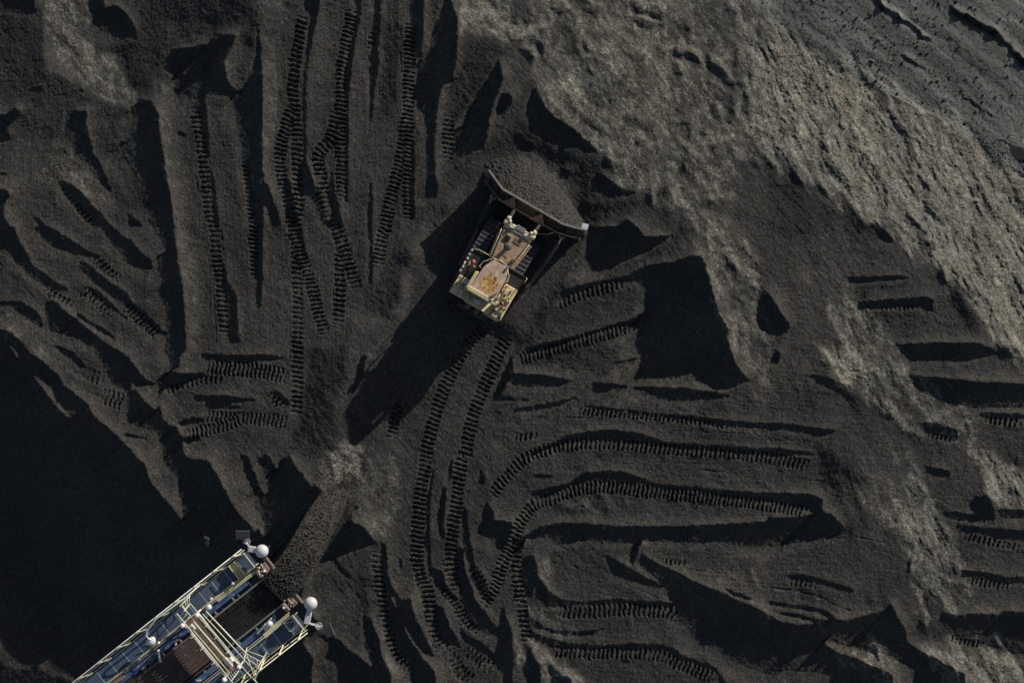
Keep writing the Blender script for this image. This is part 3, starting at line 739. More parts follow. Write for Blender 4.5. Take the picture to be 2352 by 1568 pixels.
def yard_material():
    m,nt,b=newmat('yard_ground')
    n=noi(nt,.6,9,.74,.4,stretch=(.22,1.3,1),rot=R(38)); n2=noi(nt,6.,5,.9); n3=noi(nt,.12,3,.5)
    c=ramp(nt,[(.34,(.038,.037,.032)),(.48,(.078,.077,.067)),(.58,(.125,.124,.108)),(.70,(.225,.223,.195))],n)
    c=mixc(nt,1.0,c,ramp(nt,[(.33,(.62,)*3),(.5,(.95,)*3),(.68,(1.4,)*3)],n2),'MULTIPLY')
    c=mixc(nt,1.0,c,ramp(nt,[(.3,(.8,)*3),(.7,(1.25,)*3)],n3),'MULTIPLY')
    nt.links.new(c,b.inputs['Base Color']); b.inputs['Roughness'].default_value=.8
    bump(nt,b,n2,.025,.7); return m
MAT_YARD=yard_material()
gm=(G_[:-1,:-1]+G_[1:,1:])/2>.5
inside=(X_[:-1,:-1]>-600)&(X_[:-1,:-1]<2950)&(Y_[:-1,:-1]>-700)&(Y_[:-1,:-1]<2300)
pm=inside&~gm
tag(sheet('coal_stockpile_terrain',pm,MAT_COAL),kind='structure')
tag(sheet('ground',~pm,MAT_YARD),kind='structure')

# ---------------------------------------------------------------- shape helpers
class MB:
    """collects solids and links them as one mesh object"""
    def __init__(s): s.bm=bmesh.new()
    def box(s,c,d,rot=None,taper=None):
        r=bmesh.ops.create_cube(s.bm,size=1.0)['verts']
        for v in r:
            if taper and v.co.z>0: v.co.x*=taper; v.co.y*=taper
        M=Matrix.Translation(Vector(c))@(rot.to_matrix().to_4x4() if rot else Matrix())@Matrix.Diagonal((*d,1))
        bmesh.ops.transform(s.bm,matrix=M,verts=r); return s
    def cyl(s,a,b,r,r2=None,n=12):
        a=Vector(a);b=Vector(b);d=b-a
        vs=bmesh.ops.create_cone(s.bm,cap_ends=True,segments=n,radius1=r,radius2=r if r2 is None else r2,depth=d.length)['verts']
        bmesh.ops.transform(s.bm,matrix=Matrix.Translation((a+b)/2)@d.to_track_quat('Z','Y').to_matrix().to_4x4(),verts=vs); return s
    def bar(s,a,b,w,h):
        a=Vector(a);b=Vector(b);d=b-a
        vs=bmesh.ops.create_cube(s.bm,size=1.0)['verts']
        q=d.to_track_quat('X','Z')
        bmesh.ops.transform(s.bm,matrix=Matrix.Translation((a+b)/2)@q.to_matrix().to_4x4()@Matrix.Diagonal((d.length,w,h,1)),verts=vs); return s
    def tube(s,pts,r,n=8):
        P=[Vector(p) for p in pts]; rings=[]
        up=Vector((0.013,0.021,1))
        for i,p in enumerate(P):
            t=(P[min(i+1,len(P)-1)]-P[max(i-1,0)]).normalized()
            x=t.cross(up); x=x.normalized() if x.length>1e-3 else t.cross(Vector((1,0,0))).normalized(); y=t.cross(x)
            rings.append([s.bm.verts.new(p+(x*math.cos(k*2*math.pi/n)+y*math.sin(k*2*math.pi/n))*r) for k in range(n)])
        for a,b in zip(rings[:-1],rings[1:]):
            for k in range(n): s.bm.faces.new((a[k],a[(k+1)%n],b[(k+1)%n],b[k]))
        s.bm.faces.new(rings[0][::-1]); s.bm.faces.new(rings[-1]); return s
    def sph(s,c,r,sc=(1,1,1),seg=16):
        vs=bmesh.ops.create_uvsphere(s.bm,u_segments=seg,v_segments=seg//2,radius=r)['verts']
        bmesh.ops.transform(s.bm,matrix=Matrix.Translation(Vector(c))@Matrix.Diagonal((*sc,1)),verts=vs); return s
    def prism(s,poly,z0,z1):
        z0=z0 if hasattr(z0,'__len__') else [z0]*len(poly); z1=z1 if hasattr(z1,'__len__') else [z1]*len(poly)
        a=[s.bm.verts.new((x,y,z)) for (x,y),z in zip(poly,z0)]; b=[s.bm.verts.new((x,y,z)) for (x,y),z in zip(poly,z1)]
        n=len(poly); s.bm.faces.new(a[::-1]); s.bm.faces.new(b)
        for k in range(n): s.bm.faces.new((a[k],a[(k+1)%n],b[(k+1)%n],b[k]))
        return s
    def build(s,name,mat,parent=None,bevel=0,smooth=False):
        bmesh.ops.recalc_face_normals(s.bm,faces=s.bm.faces[:])
        me=bpy.data.meshes.new(name); s.bm.to_mesh(me); s.bm.free(); me.materials.append(mat)
        if smooth: me.polygons.foreach_set('use_smooth',[True]*len(me.polygons))
        o=bpy.data.objects.new(name,me); COL.objects.link(o); o.parent=parent
        if bevel:
            m=o.modifiers.new('edge','BEVEL'); m.width=bevel; m.segments=2; m.limit_method='ANGLE'; m.angle_limit=R(40)
        return o
def empty(name,loc,rz=0):
    o=bpy.data.objects.new(name,None); COL.objects.link(o); o.location=loc; o.rotation_euler=(0,0,rz); o.empty_display_size=.5; return o
rnd=random.Random(5)
# ---------------------------------------------------------------- crawler tractor
M_YEL=paint('worn_yellow_paint',(.84,.66,.36),(.30,.24,.15),.55,2.2,.6,chips=(.16,.08,.05))
M_YEL2=paint('yellow_cast',(.86,.72,.46),(.16,.12,.08),.6,4.,.6,chips=(.12,.09,.07))
M_TAN=paint('hood_tan_paint',(.46,.33,.21),(.11,.08,.06),.55,2.,.65,chips=(.09,.06,.045))
M_STEEL=paint('track_steel',(.045,.05,.06),(.03,.028,.025),.6,5.,.42,.5)
M_DARK=paint('dark_grime',(.03,.028,.026),(.05,.045,.04),.6,3.,.8)
M_BLADE=paint('blade_steel',(.085,.075,.065),(.15,.095,.065),.7,2.5,.6,.2)
M_RUST=paint('rusty_brown_steel',(.25,.15,.10),(.07,.05,.04),.7,4.,.8)
M_EDGE=paint('scraped_edge_steel',(.34,.30,.26),(.09,.075,.06),.6,6.,.6)
M_WHITE=paint('off_white_paint',(.80,.78,.73),(.3,.27,.22),.4,5.,.5)
M_GREY=paint('grey_metal',(.30,.30,.29),(.12,.11,.10),.5,6.,.5,.3)
M_RUBBER=paint('grey_rubber',(.10,.105,.11),(.05,.05,.05),.5,6.,.6)
M_GLASS=paint('dark_cab_glass',(.015,.018,.02),(.05,.05,.045),.35,3.,.15)
M_PINK=paint('faded_red_cylinder',(.30,.12,.11),(.10,.07,.06),.5,6.,.5)
def roof_material():
    m,nt,b=newmat('cab_roof_paint')
    tc=nt.nodes.new('ShaderNodeTexCoord')
    vm=nt.nodes.new('ShaderNodeVectorMath'); vm.operation='DISTANCE'; nt.links.new(tc.outputs['Object'],vm.inputs[0]); vm.inputs[1].default_value=(-1.05,-.10,4.2)
    n=noi(nt,5.5,7,.72,.6); a=nt.nodes.new('ShaderNodeMath'); a.operation='MULTIPLY_ADD'; nt.links.new(n,a.inputs[0]); a.inputs[1].default_value=-1.12; nt.links.new(vm.outputs['Value'],a.inputs[2])
    f=ramp(nt,[(0.0,(1,1,1)),(.06,(0,0,0))],a.outputs[0])
    blot=ramp(nt,[(.40,(.20,.06,.04)),(.47,(.45,.18,.06)),(.54,(.72,.42,.10)),(.62,(.90,.72,.32))],noi(nt,5.,7,.75,.6))
    base=ramp(nt,[(.38,(.50,.33,.24)),(.52,(.60,.42,.31)),(.60,(.78,.62,.40)),(.68,(.85,.75,.5))],noi(nt,1.8,8,.72,.7))
    c=mixc(nt,f,base,blot); nt.links.new(c,b.inputs['Base Color']); b.inputs['Roughness'].default_value=.7
    return m
M_ROOF=roof_material()
def U1(cx,cy): return ((1700+cx*.5102)/1.7415,(550+cy*.5102)/1.7415)
zc=Z_DZ-.03
u_,v_=U1(867-306-13,515+530-7)
DZ=empty('bulldozer',at(u_+5,v_+3,zc),R(60))
tag(DZ,'large yellow tracked bulldozer with dusty roof, pushing a heap of coal','bulldozer')
TY=.25
# running gear
def hull(cs):
    pts=[]
    for (x,z,r) in cs:
        for k in range(96): t=k*2*math.pi/96; pts.append((x+r*math.cos(t),z+r*math.sin(t)))
    pts=sorted(set(pts))
    def half(p):
        o=[]
        for q in p:
            while len(o)>1 and (o[-1][0]-o[-2][0])*(q[1]-o[-2][1])-(o[-1][1]-o[-2][1])*(q[0]-o[-2][0])<=0: o.pop()
            o.append(q)
        return o
    return half(pts)[:-1]+half(pts[::-1])[:-1]
HP=hull([(2.55,.60,.52),(-2.50,.60,.52),(-.85,1.72,.58)])
seg=[math.dist(HP[i],HP[(i+1)%len(HP)]) for i in range(len(HP))]; PER=sum(seg); NS=44
def onhull(s):
    s%=PER; i=0
    while s>seg[i]: s-=seg[i]; i+=1
    a=Vector(HP[i]);b=Vector(HP[(i+1)%len(HP)]); d=(b-a).normalized(); return a+d*s,d
sm=MB(); sm.box((0,0,.0),(PER/NS*.93,.92,.035)); sm.box((-PER/NS*.40,0,.05),(.05,.92,.075),taper=.8)
sm.box((.02,.0,.022),(.10,.16,.02)); sm.box((.02,.26,.024),(.05,.05,.03)); sm.box((.02,-.26,.024),(.05,.05,.03))
shoe0=sm.build('track_shoe',M_STEEL,None,.006)
first=True
for sy in (1,-1):
    yc=TY+sy*1.42
    ch=MB()
    N=120
    for w_ in (-.16,.16):
        for k in range(N):
            p,d=onhull(k*PER/N); q,_=onhull((k+.92)*PER/N); nrm=Vector((-d.y,d.x))
            a=p-nrm*-.0+nrm*.06; b=q+nrm*.06
            ch.bar((a.x,yc+w_,a.y),(b.x,yc+w_,b.y),.07,.09)
    for k in range(0,N,3):
        p,d=onhull(k*PER/N); nrm=Vector((-d.y,d.x))*.06; ch.bar((p.x+nrm.x,yc-.2,p.y+nrm.y),(p.x+nrm.x,yc+.2,p.y+nrm.y),.05,.05)
    tr=ch.build('crawler_track',M_DARK,DZ)
    for k in range(NS):
        p,d=onhull(k*PER/NS); ang=math.atan2(d.y,d.x)
        o=shoe0 if first else shoe0.copy()
        if not first: COL.objects.link(o)
        first=False
        # the hull runs counter-clockwise: outward normal is to the right of travel
        o.parent=tr; o.location=(p.x,yc,p.y); o.rotation_euler=(R(180),-ang,0)
    fr=MB(); fr.box((0,yc,.62),(4.2,.42,.42)); fr.box((-.5,yc,1.05),(1.4,.36,.6))
    for xx in (-1.9,-1.3,-.7,-.1,.5,1.1,1.7): fr.cyl((xx,yc-.25,.32),(xx,yc+.25,.32),.2,n=16)
    fr.build('track_frame',M_DARK,DZ,.03)
    for nm,(xx,zz,rr) in (('idler_wheel',(2.55,.60,.42)),('idler_wheel',(-2.50,.60,.42)),('drive_sprocket',(-.85,1.72,.47))):
        m=MB(); m.cyl((xx,yc-.2,zz),(xx,yc+.2,zz),rr,n=28); m.cyl((xx,yc-.28,zz),(xx,yc+.28,zz),rr*.45,n=20)
        if nm=='drive_sprocket':
            for k in range(20): t=k*math.pi/10; m.box((xx+rr*math.cos(t),yc,zz+rr*math.sin(t)),(.09,.3,.09))
        m.build(nm,M_STEEL,DZ,.01)
# hull of the tractor
m=MB(); m.box((.3,0,1.15),(5.0,1.35,1.1)); m.box((-1.9,0,1.7),(1.5,1.5,1.2)); m.build('chassis',M_DARK,DZ,.05)
hood=[(2.85,.93),(2.85,-.93),(.50,-.60),(.50,.60)]
hd=MB().prism(hood,1.55,[2.98,2.98,3.08,3.08]).build('engine_hood',M_TAN,DZ,.04)
m=MB()
for (x,y,dx,dy) in ((2.35,.35,.55,.62),(1.45,-.05,.42,.30),(.95,.2,.35,.35)): m.box((x,y,3.05+.02*(2.4-x)),(dx,dy,.035))
m.build('hood_hatch',M_TAN,hd,.01)
m=MB(); m.box((2.45,-.28,3.03),(.30,.50,.03)); m.build('radiator_cap_plate',M_RUST,DZ,.01)
m=MB(); m.box((2.30,.42,3.055),(.42,.40,.03))
for k in range(7): m.box((2.12+k*.06,.42,3.08),(.02,.38,.02))
m.build('air_grille',M_DARK,DZ)
m=MB()
for sy in (1,-1):
    m.tube([(2.65,sy*1.02,2.2),(2.65,sy*1.02,3.22),(2.5,sy*.99,3.3),(.85,sy*.78,3.36),(.72,sy*.76,3.28),(.72,sy*.76,2.3)],.032)
    m.tube([(2.2,sy*.97,3.05),(2.2,sy*.95,3.3)],.025)
m.build('hood_guard_rail',M_YEL2,DZ,smooth=True)
m=MB()
for sy in (1,-1):
    m.prism([(2.7,sy*.95),(2.7,sy*1.22),(.8,sy*.95),(.8,sy*.66)][::sy],[2.0]*4,[2.25]*4)
m.build('engine_side_panel',M_TAN,DZ,.02)
pc=MB(); pc.cyl((1.85,.10,3.0),(1.85,.10,3.45),.13,n=20); pc.cyl((1.85,.10,3.45),(1.85,.10,3.72),.27,.25,28); pc.cyl((1.85,.10,3.72),(1.85,.10,3.80),.25,.14,28); pc.cyl((1.85,.10,3.80),(1.85,.10,3.86),.09,n=16)
pc.build('air_precleaner',M_RUBBER,DZ,.015)
m=MB(); m.cyl((1.25,-.62,2.9),(1.25,-.62,3.75),.10,n=18); m.tube([(1.25,-.62,3.72),(1.2,-.62,3.86),(1.08,-.62,3.93)],.085,14); m.build('exhaust_stack',M_DARK,DZ)
# front guard with the two lift cylinder yokes
rg=MB(); rg.box((3.08,0,2.1),(.5,2.0,1.75)); rg.box((3.10,0,3.0),(.42,1.75,.10)); rg.build('radiator_guard',M_YEL2,DZ,.05)
m=MB(); m.box((3.28,-.05,3.08),(.30,.62,.06)); m.build('guard_top_plate',M_GREY,DZ,.01)
for sy in (1,-1):
    m=MB(); m.box((3.28,sy*.92,2.85),(.42,.34,.5)); m.cyl((3.2,sy*.74,2.98),(3.2,sy*1.12,2.98),.17,n=18); m.sph((3.50,sy*.95,3.05),.15); m.sph((3.36,sy*.78,3.12),.12); m.cyl((3.45,sy*.9,3.0),(3.62,sy*.92,3.12),.11,n=14)
    m.build('cylinder_yoke',M_YEL2,DZ,.03)
    m=MB(); m.cyl((3.35,sy*.92,2.9),(3.95,sy*.95,1.9),.11,n=16); m.build('lift_cylinder',M_DARK,DZ)
    m=MB(); m.cyl((3.95,sy*.95,1.9),(4.25,sy*.96,1.35),.06,n=14); m.build('cylinder_rod',M_GREY,DZ)
    m=MB(); m.box((3.10,sy*.52,3.16),(.16,.20,.16)); m.box((3.20,sy*.52,3.16),(.02,.17,.12)); m.cyl((3.1,sy*.52,3.0),(3.1,sy*.52,3.1),.03); m.build('headlight',M_WHITE,DZ,.02)
for hp in ([(3.0,-.3,3.05),(3.25,-.45,3.18),(3.3,-.75,3.14),(3.15,-1.0,3.05)],[(3.0,.3,3.05),(3.2,.5,3.18),(3.35,.66,3.14)],[(3.02,.35,3.05),(2.85,.8,3.12),(2.7,.98,3.0)]):
    MB().tube(hp,.025).build('hydraulic_hose',M_DARK,DZ)
m=MB(); m.tube([(2.5,1.0,2.4),(2.5,1.35,2.45),(2.95,1.38,2.45),(2.98,1.0,2.4)],.028); m.box((2.72,1.2,2.38),(.36,.3,.02)); m.build('access_step',M_DARK,DZ)
for o in list(DZ.children):
    if o.name.split('.')[0] in ('engine_hood','hood_hatch','radiator_cap_plate','air_grille','hood_guard_rail','engine_side_panel','air_precleaner','exhaust_stack','radiator_guard','guard_top_plate','cylinder_yoke','headlight','hydraulic_hose','access_step'): o.location.x-=.28
# fenders, platform
PZ=2.42
m=MB(); m.box((-.50,1.28,PZ-.03),(1.85,1.28,.06)); m.box((.40,1.28,PZ+.02),(.05,1.28,.12)); m.build('fender_platform',M_DARK,DZ,.01)
m=MB(); m.box((.02,-1.32,PZ-.03),(.95,1.05,.06)); m.box((.48,-1.32,PZ+.02),(.05,1.05,.12)); m.build('fender_platform',M_DARK,DZ,.01)
m=MB(); m.prism([(-1.45,.78),(-1.45,1.92),(-2.75,1.92),(-2.75,.78)][::-1],1.95,[2.75,2.72,2.60,2.62]); m.box((-1.9,1.35,2.78),(.5,.5,.12)); m.build('fuel_tank',M_YEL,DZ,.05)
m=MB(); m.prism([(-.48,-1.84),(-.48,-.92),(-2.75,-.92),(-2.75,-1.84)][::-1],1.95,[2.74,2.76,2.62,2.60]); m.box((-1.1,-1.4,2.80),(.7,.55,.12)); m.box((-2.1,-1.45,2.76),(.45,.6,.14)); m.build('fuel_tank',M_YEL,DZ,.05)
m=MB(); m.prism([(-2.05,-.95),(-2.05,.80),(-2.80,.80),(-2.80,-.95)][::-1],1.8,[2.95,2.95,2.72,2.72]); m.box((-2.72,-1.2,2.2),(.35,1.1,.55)); m.build('hydraulic_tank',M_YEL,DZ,.06)
m=MB(); m.box((-2.42,.05,2.92),(.26,.44,.12),Matrix.Rotation(.15,3,'Z').to_quaternion()); m.build('battery_cover',M_WHITE,DZ,.02)
m=MB(); m.box((-1.62,1.15,2.93),(.34,.38,.3)); m.build('valve_cabinet',M_WHITE,DZ,.03)
m=MB(); m.sph((-1.98,1.42,2.93),.13); m.cyl((-1.98,1.42,2.7),(-1.98,1.42,2.9),.16,n=18); m.build('filler_cap',M_GREY,DZ,smooth=True)
m=MB(); m.box((-2.35,1.28,2.78),(.24,.36,.16)); m.cyl((-2.35,1.2,2.86),(-2.35,1.2,2.92),.05); m.build('valve_block',M_YEL2,DZ,.02)
for k in range(20):
    x=rnd.uniform(-2.6,-.7); y=-rnd.uniform(.98,1.8); z=2.8+rnd.uniform(-.04,.06); r=rnd.uniform(.04,.09)
    m=MB(); m.box((x,y,z),(rnd.uniform(.08,.22),rnd.uniform(.08,.2),rnd.uniform(.06,.2)),Matrix.Rotation(rnd.uniform(-.4,.4),3,'Z').to_quaternion()); m.cyl((x,y,z),(x+.02,y,z+.14),r*.6,n=10); m.tube([(x,y,z),(x+r,y+r,z+.08),(x+2*r,y,z-.1)],.015); m.build('hydraulic_fitting',rnd.choice((M_YEL2,M_YEL2,M_RUST,M_GREY,M_DARK)),DZ,.01)
for k in range(9):
    x=rnd.uniform(-2.6,-1.5); y=rnd.uniform(.85,1.85)
    m=MB(); m.box((x,y,2.74),(rnd.uniform(.06,.16),rnd.uniform(.06,.16),rnd.uniform(.05,.14))); m.cyl((x,y,2.7),(x,y,2.86),.02,n=8); m.build('tank_fitting',rnd.choice((M_TAN,M_DARK,M_YEL2)),DZ,.01)
for hp in ([(-2.1,.75,2.9),(-2.35,.62,3.05),(-2.62,.45,2.8),(-2.9,.5,2.3)],[(-2.3,-1.2,2.9),(-2.6,-1.1,2.95),(-2.85,-.9,2.5)],[(-1.95,.9,2.9),(-1.9,1.1,3.0),(-1.75,1.2,3.0)]):
    MB().tube(hp,.028).build('hydraulic_hose',M_DARK,DZ)
for k in range(6):
    m=MB(); m.box((.30-k*.30,1.98+.02*(k%2),PZ-.02),(.16,.14,.10)); m.build('edge_step',M_WHITE,DZ,.02)
m=MB(); m.tube([(.52,.75,PZ),(.52,.8,PZ+.9),(.50,1.6,PZ+.95),(.35,1.9,PZ+.9),(.25,1.93,PZ)],.024); m.tube([(.1,-1.9,PZ),(.1,-1.98,PZ+.85),(.45,-1.98,PZ+.85),(.5,-1.9,PZ)],.024); m.tube([(-.55,1.93,PZ),(-.55,1.95,PZ+.9),(-1.3,1.95,PZ+.9),(-1.35,1.9,PZ+.1)],.022)
m.build('grab_rail',M_YEL2,DZ,smooth=True)
# cab
cabp=[(.28,.38),(.28,-.38),(-.35,-.68),(-1.62,-.72),(-1.62,.72),(-.35,.68)][::-1]
cb=MB().prism(cabp,2.3,4.05).build('cab',M_GLASS,DZ,.03)
m=MB()
for x,y in cabp: m.bar((x*1.01,y*1.01,2.3),(x*1.01,y*1.01,4.05),.07,.07)
m.build('cab_post',M_YEL,cb)
m=MB(); m.bar((.05,.62,2.5),(-.55,1.15,2.52),.03,.03); m.box((-.28,.92,3.3),(.75,.04,1.5),Matrix.Rotation(-.75,3,'Z').to_quaternion()); m.build('cab_door',M_GLASS,cb)
rf=[(.40,.40),(.40,-.44),(.12,-.72),(-.35,-.88),(-1.80,-.90),(-1.80,.86),(-.35,.76),(.10,.62)][::-1]
r_=MB().prism(rf,4.06,4.18).build('cab_roof',M_ROOF,DZ,.025)
m=MB(); m.bar((-.42,.10,4.20),(-.40,.105,4.86),.012,.012); m.cyl((-.42,.1,4.18),(-.42,.1,4.24),.03); m.build('aerial',M_DARK,r_)
m=MB(); m.bar((.30,.02,4.185),(-.6,-.12,4.185),.010,.008); m.build('roof_seam',M_RUST,r_)
m=MB()
m.prism([(-1.78,-1.02),(-1.78,.98),(-2.12,.98),(-2.12,-1.02)][::-1],3.55,4.24)
m.prism([(-.72,.84),(-.80,1.08),(-2.02,1.10),(-2.02,.88)][::-1],3.75,4.22)
m.prism([(-1.3,-.92),(-1.3,-1.08),(-2.02,-1.10),(-2.02,-.92)],3.75,4.22)
for y in (.98,-1.0): m.bar((-1.95,y,2.5),(-1.95,y,3.8),.26,.3)
m.build('rollover_frame',M_YEL,DZ,.06)
m=MB()
for sgn in (1,-1):
    m.tube([(.50,sgn*.30,4.02),(.46,sgn*.50,4.10),(.10,sgn*.80,4.14),(-.02,sgn*.84,4.12)],.035)
    m.tube([(.05,sgn*.80,4.14),(.02,sgn*.92,4.05),(-.4,sgn*1.02,4.05),(-.45,sgn*.9,4.1)],.03)
m.tube([(.50,-.30,4.02),(.55,0,4.0),(.50,.30,4.02)],.03)
m.build('roof_guard_pipe',M_YEL2,DZ,smooth=True)
for x,y in ((.44,.55),(.42,-.6),(-1.6,-.98),(-1.9,-.7)):
    m=MB(); m.box((x,y,4.27),(.13,.17,.13)); m.cyl((x,y,4.1),(x,y,4.25),.025); m.build('work_lamp',M_GREY,DZ,.02)
m=MB(); m.box((-1.55,-.72,4.24),(.18,.10,.10)); m.box((-1.68,-.62,4.25),(.08,.16,.12)); m.sph((-1.35,-.80,4.25),.06); m.build('roof_fitting',M_RUST,r_,.01)
m=MB(); m.box((.62,0,3.0),(.3,1.3,.12)); m.box((.60,.15,3.2),(.04,.9,.32)); m.build('dash_cowl',M_TAN,DZ,.02)
# ripper
m=MB(); m.box((-3.15,.05,1.35),(.28,2.0,.36)); m.box((-2.95,.6,1.6),(.5,.22,.3)); m.box((-2.95,-.6,1.6),(.5,.22,.3)); m.build('ripper_beam',M_BLADE,DZ,.03)
m=MB(); m.box((-3.45,.28,1.1),(.28,.14,1.3),Matrix.Rotation(.2,3,'Y').to_quaternion()); m.build('ripper_shank',M_STEEL,DZ,.03)
for y in (.42,-.22):
    m=MB(); m.cyl((-2.88,y,1.7),(-2.98,y,2.35),.17,n=20); m.cyl((-2.98,y,2.35),(-2.99,y,2.42),.10,n=16); m.build('ripper_cylinder',M_PINK,DZ,.01)
# blade
BP=[(5.18,3.62),(4.95,3.1),(4.58,2.25),(4.58,-2.25),(4.80,-3.1),(4.98,-3.68)]
def blade_surface():
    m=MB(); prof=[]
    for k in range(15):
        t=k/14; z=.02+2.3*t; x=.42*(2*t-1)**2-.25; prof.append((x,z))
    rings=[]
    for off in (0,-.07):
        for (bx,by) in BP: pass
    grid=[]
    for (bx,by) in BP: grid.append([m.bm.verts.new((bx+px,by,pz)) for px,pz in prof])
    back=[]
    for (bx,by) in BP: back.append([m.bm.verts.new((bx+px-.07,by,pz)) for px,pz in prof])
    for i in range(len(BP)-1):
        for k in range(14):
            m.bm.faces.new((grid[i][k],grid[i+1][k],grid[i+1][k+1],grid[i][k+1])); m.bm.faces.new((back[i][k+1],back[i+1][k+1],back[i+1][k],back[i][k]))
        m.bm.faces.new((grid[i][14],grid[i+1][14],back[i+1][14],back[i][14])); m.bm.faces.new((grid[i][0],back[i][0],back[i+1][0],grid[i+1][0]))
    for i in (0,len(BP)-1):
        for k in range(14): m.bm.faces.new((grid[i][k],grid[i][k+1],back[i][k+1],back[i][k]))
    return m
bl=blade_surface().build('blade',M_BLADE,DZ)
m=MB()
for a,b in zip(BP[:-1],BP[1:]): m.bar((a[0]+.10,a[1],2.335),(b[0]+.10,b[1],2.335),.13,.06)
m.build('blade_top_lip',M_EDGE,bl,.01)
m=MB()
for zz in (.55,1.35,2.12):
    for a,b in zip(BP[:-1],BP[1:]): m.bar((a[0]-.55,a[1]*.985,zz),(b[0]-.55,b[1]*.985,zz),.07,.09)
for a,b in zip(BP[:-1],BP[1:]):
    m.bar((a[0]-.36,a[1],.5),(b[0]-.36,b[1],.5),.4,.05); m.bar((a[0]-.36,a[1],1.3),(b[0]-.36,b[1],1.3),.4,.05)
for y in (-3.3,-2.6,-1.75,-1.05,-.35,.35,1.05,1.75,2.6,3.3):
    x=np.interp(abs(y),[0,2.25,3.62],[4.58,4.58,5.05]); m.box((x-.33,y,1.3),(.55,.04,1.7))
m.build('blade_backing',M_BLADE,bl,.008)
for y in (1.35,-.75):
    m=MB(); m.prism([(4.54,y+.03),(3.94,y+.55),(3.94,y-.45),(4.54,y-.03)],2.05,[2.36,2.16,2.16,2.36]); m.box((4.50,y,2.24),(.14,.16,.14)); m.build('blade_gusset',M_RUST,bl,.01)
m=MB(); m.box((5.22,-3.52,2.66),(.34,.42,.05),Matrix.Rotation(.35,3,'Z').to_quaternion()); m.box((5.05,-3.66,2.55),(.08,.08,.4)); m.build('blade_marker_plate',M_WHITE,bl,.01)
for sy,y in ((1,2.62),(-1,-2.55)):
    m=MB(); m.bar((4.0,sy*2.62,.75),(-.8,y*.86,.62),.26,.34); m.box((4.05,sy*2.62,.8),(.4,.5,.5)); m.box((-.7,y*.86,.62),(.4,.3,.3)); m.build('push_arm',M_BLADE,DZ,.03)
    m=MB(); m.box((4.05,sy*2.55,1.95),(.26,.36,.12)); m.box((3.98,sy*2.42,2.0),(.3,.06,.26)); m.box((3.98,sy*2.68,2.0),(.3,.06,.26)); m.build('cylinder_bracket',M_BLADE,bl,.01)
    m=MB(); m.cyl((3.45,sy*2.6,1.72),(2.1,sy*2.5,1.10),.13,n=16); m.cyl((2.1,sy*2.5,1.10),(1.75,sy*2.47,.92),.08,n=12); m.build('tilt_cylinder',M_RUBBER if sy<0 else M_DARK,DZ)
    m=MB(); m.cyl((3.45,sy*2.6,1.72),(3.95,sy*2.58,1.96),.055,n=12); m.build('cylinder_rod',M_WHITE if sy<0 else M_GREY,DZ,smooth=True)
m=MB(); m.tube([(3.3,-1.1,2.2),(3.6,-1.7,2.4),(3.9,-2.0,2.1),(3.7,-2.3,1.8),(3.4,-2.45,1.75)],.03); m.tube([(3.3,-1.0,2.1),(3.5,-1.5,1.9),(3.3,-2.1,1.7)],.028); m.build('blade_hose',M_DARK,DZ)
# ---------------------------------------------------------------- heap of coal before the blade
def heap():
    bm=bmesh.new(); n=150; W=[]
    M=DZ.matrix_basis
    for i in range(n):
        row=[]
        for j in range(n):
            y=-4.0+8.2*j/(n-1); f=i/(n-1)
            x0=np.interp(y,[-3.68,-2.25,2.25,3.62],[5.05,4.62,4.62,5.2]); 
            reach=np.interp(y,[-4.0,-3.5,-2.9,-2.0,-.35,1.2,2.3,3.2,3.6,4.2],[.15,.5,1.05,1.7,2.35,2.85,2.8,1.9,1.2,.4])
            x=x0-.15+(reach+.35)*f
            hgt=np.interp(y,[-4.0,-3.5,-2.,0,2.,2.9,3.5,4.2],[-.1,.9,1.75,2.05,1.9,1.15,.55,-.15])
            p=(1-f)**.85*(1+.25*f)-.12
            z=hgt*p
            a=math.radians(60); Xw=DZ.location.x+x*math.cos(a)-y*math.sin(a); Yw=DZ.location.y+x*math.sin(a)+y*math.cos(a)
            z+=.10*float(fbm(np.array([x*1.3+40]),np.array([y*1.3+60]),3,1)[0])+.10*float(vn(np.array([x*9+40]),np.array([y*9+60]),2)[0])+.05*float(vn(np.array([x*20+40]),np.array([y*20+60]),3)[0])
            row.append(bm.verts.new((x,y,z)))
        W.append(row)
    for i in range(n-1):
        for j in range(n-1): bm.faces.new((W[i][j],W[i+1][j],W[i+1][j+1],W[i][j+1]))
    # close underneath
    base=[[bm.verts.new((W[i][j].co.x,W[i][j].co.y,-.8)) for j in (range(n))] for i in (0,n-1)]
    bm.faces.new([W[0][j] for j in range(n)]+base[0][::-1]); bm.faces.new([W[n-1][j] for j in range(n)][::-1]+base[1])
    for f in bm.faces: pass
    bmesh.ops.recalc_face_normals(bm,faces=bm.faces[:])
    me=bpy.data.meshes.new('coal_heap'); bm.to_mesh(me); bm.free(); me.materials.append(MAT_CHUNK)
    o=bpy.data.objects.new('coal_heap',me); COL.objects.link(o); o.location=DZ.location; o.rotation_euler=(0,0,R(60))
    return o
MAT_CHUNK=coal_material('loose_coal',True)
tag(heap(),'heap of loose coal being pushed along in front of the bulldozer blade','coal heap')
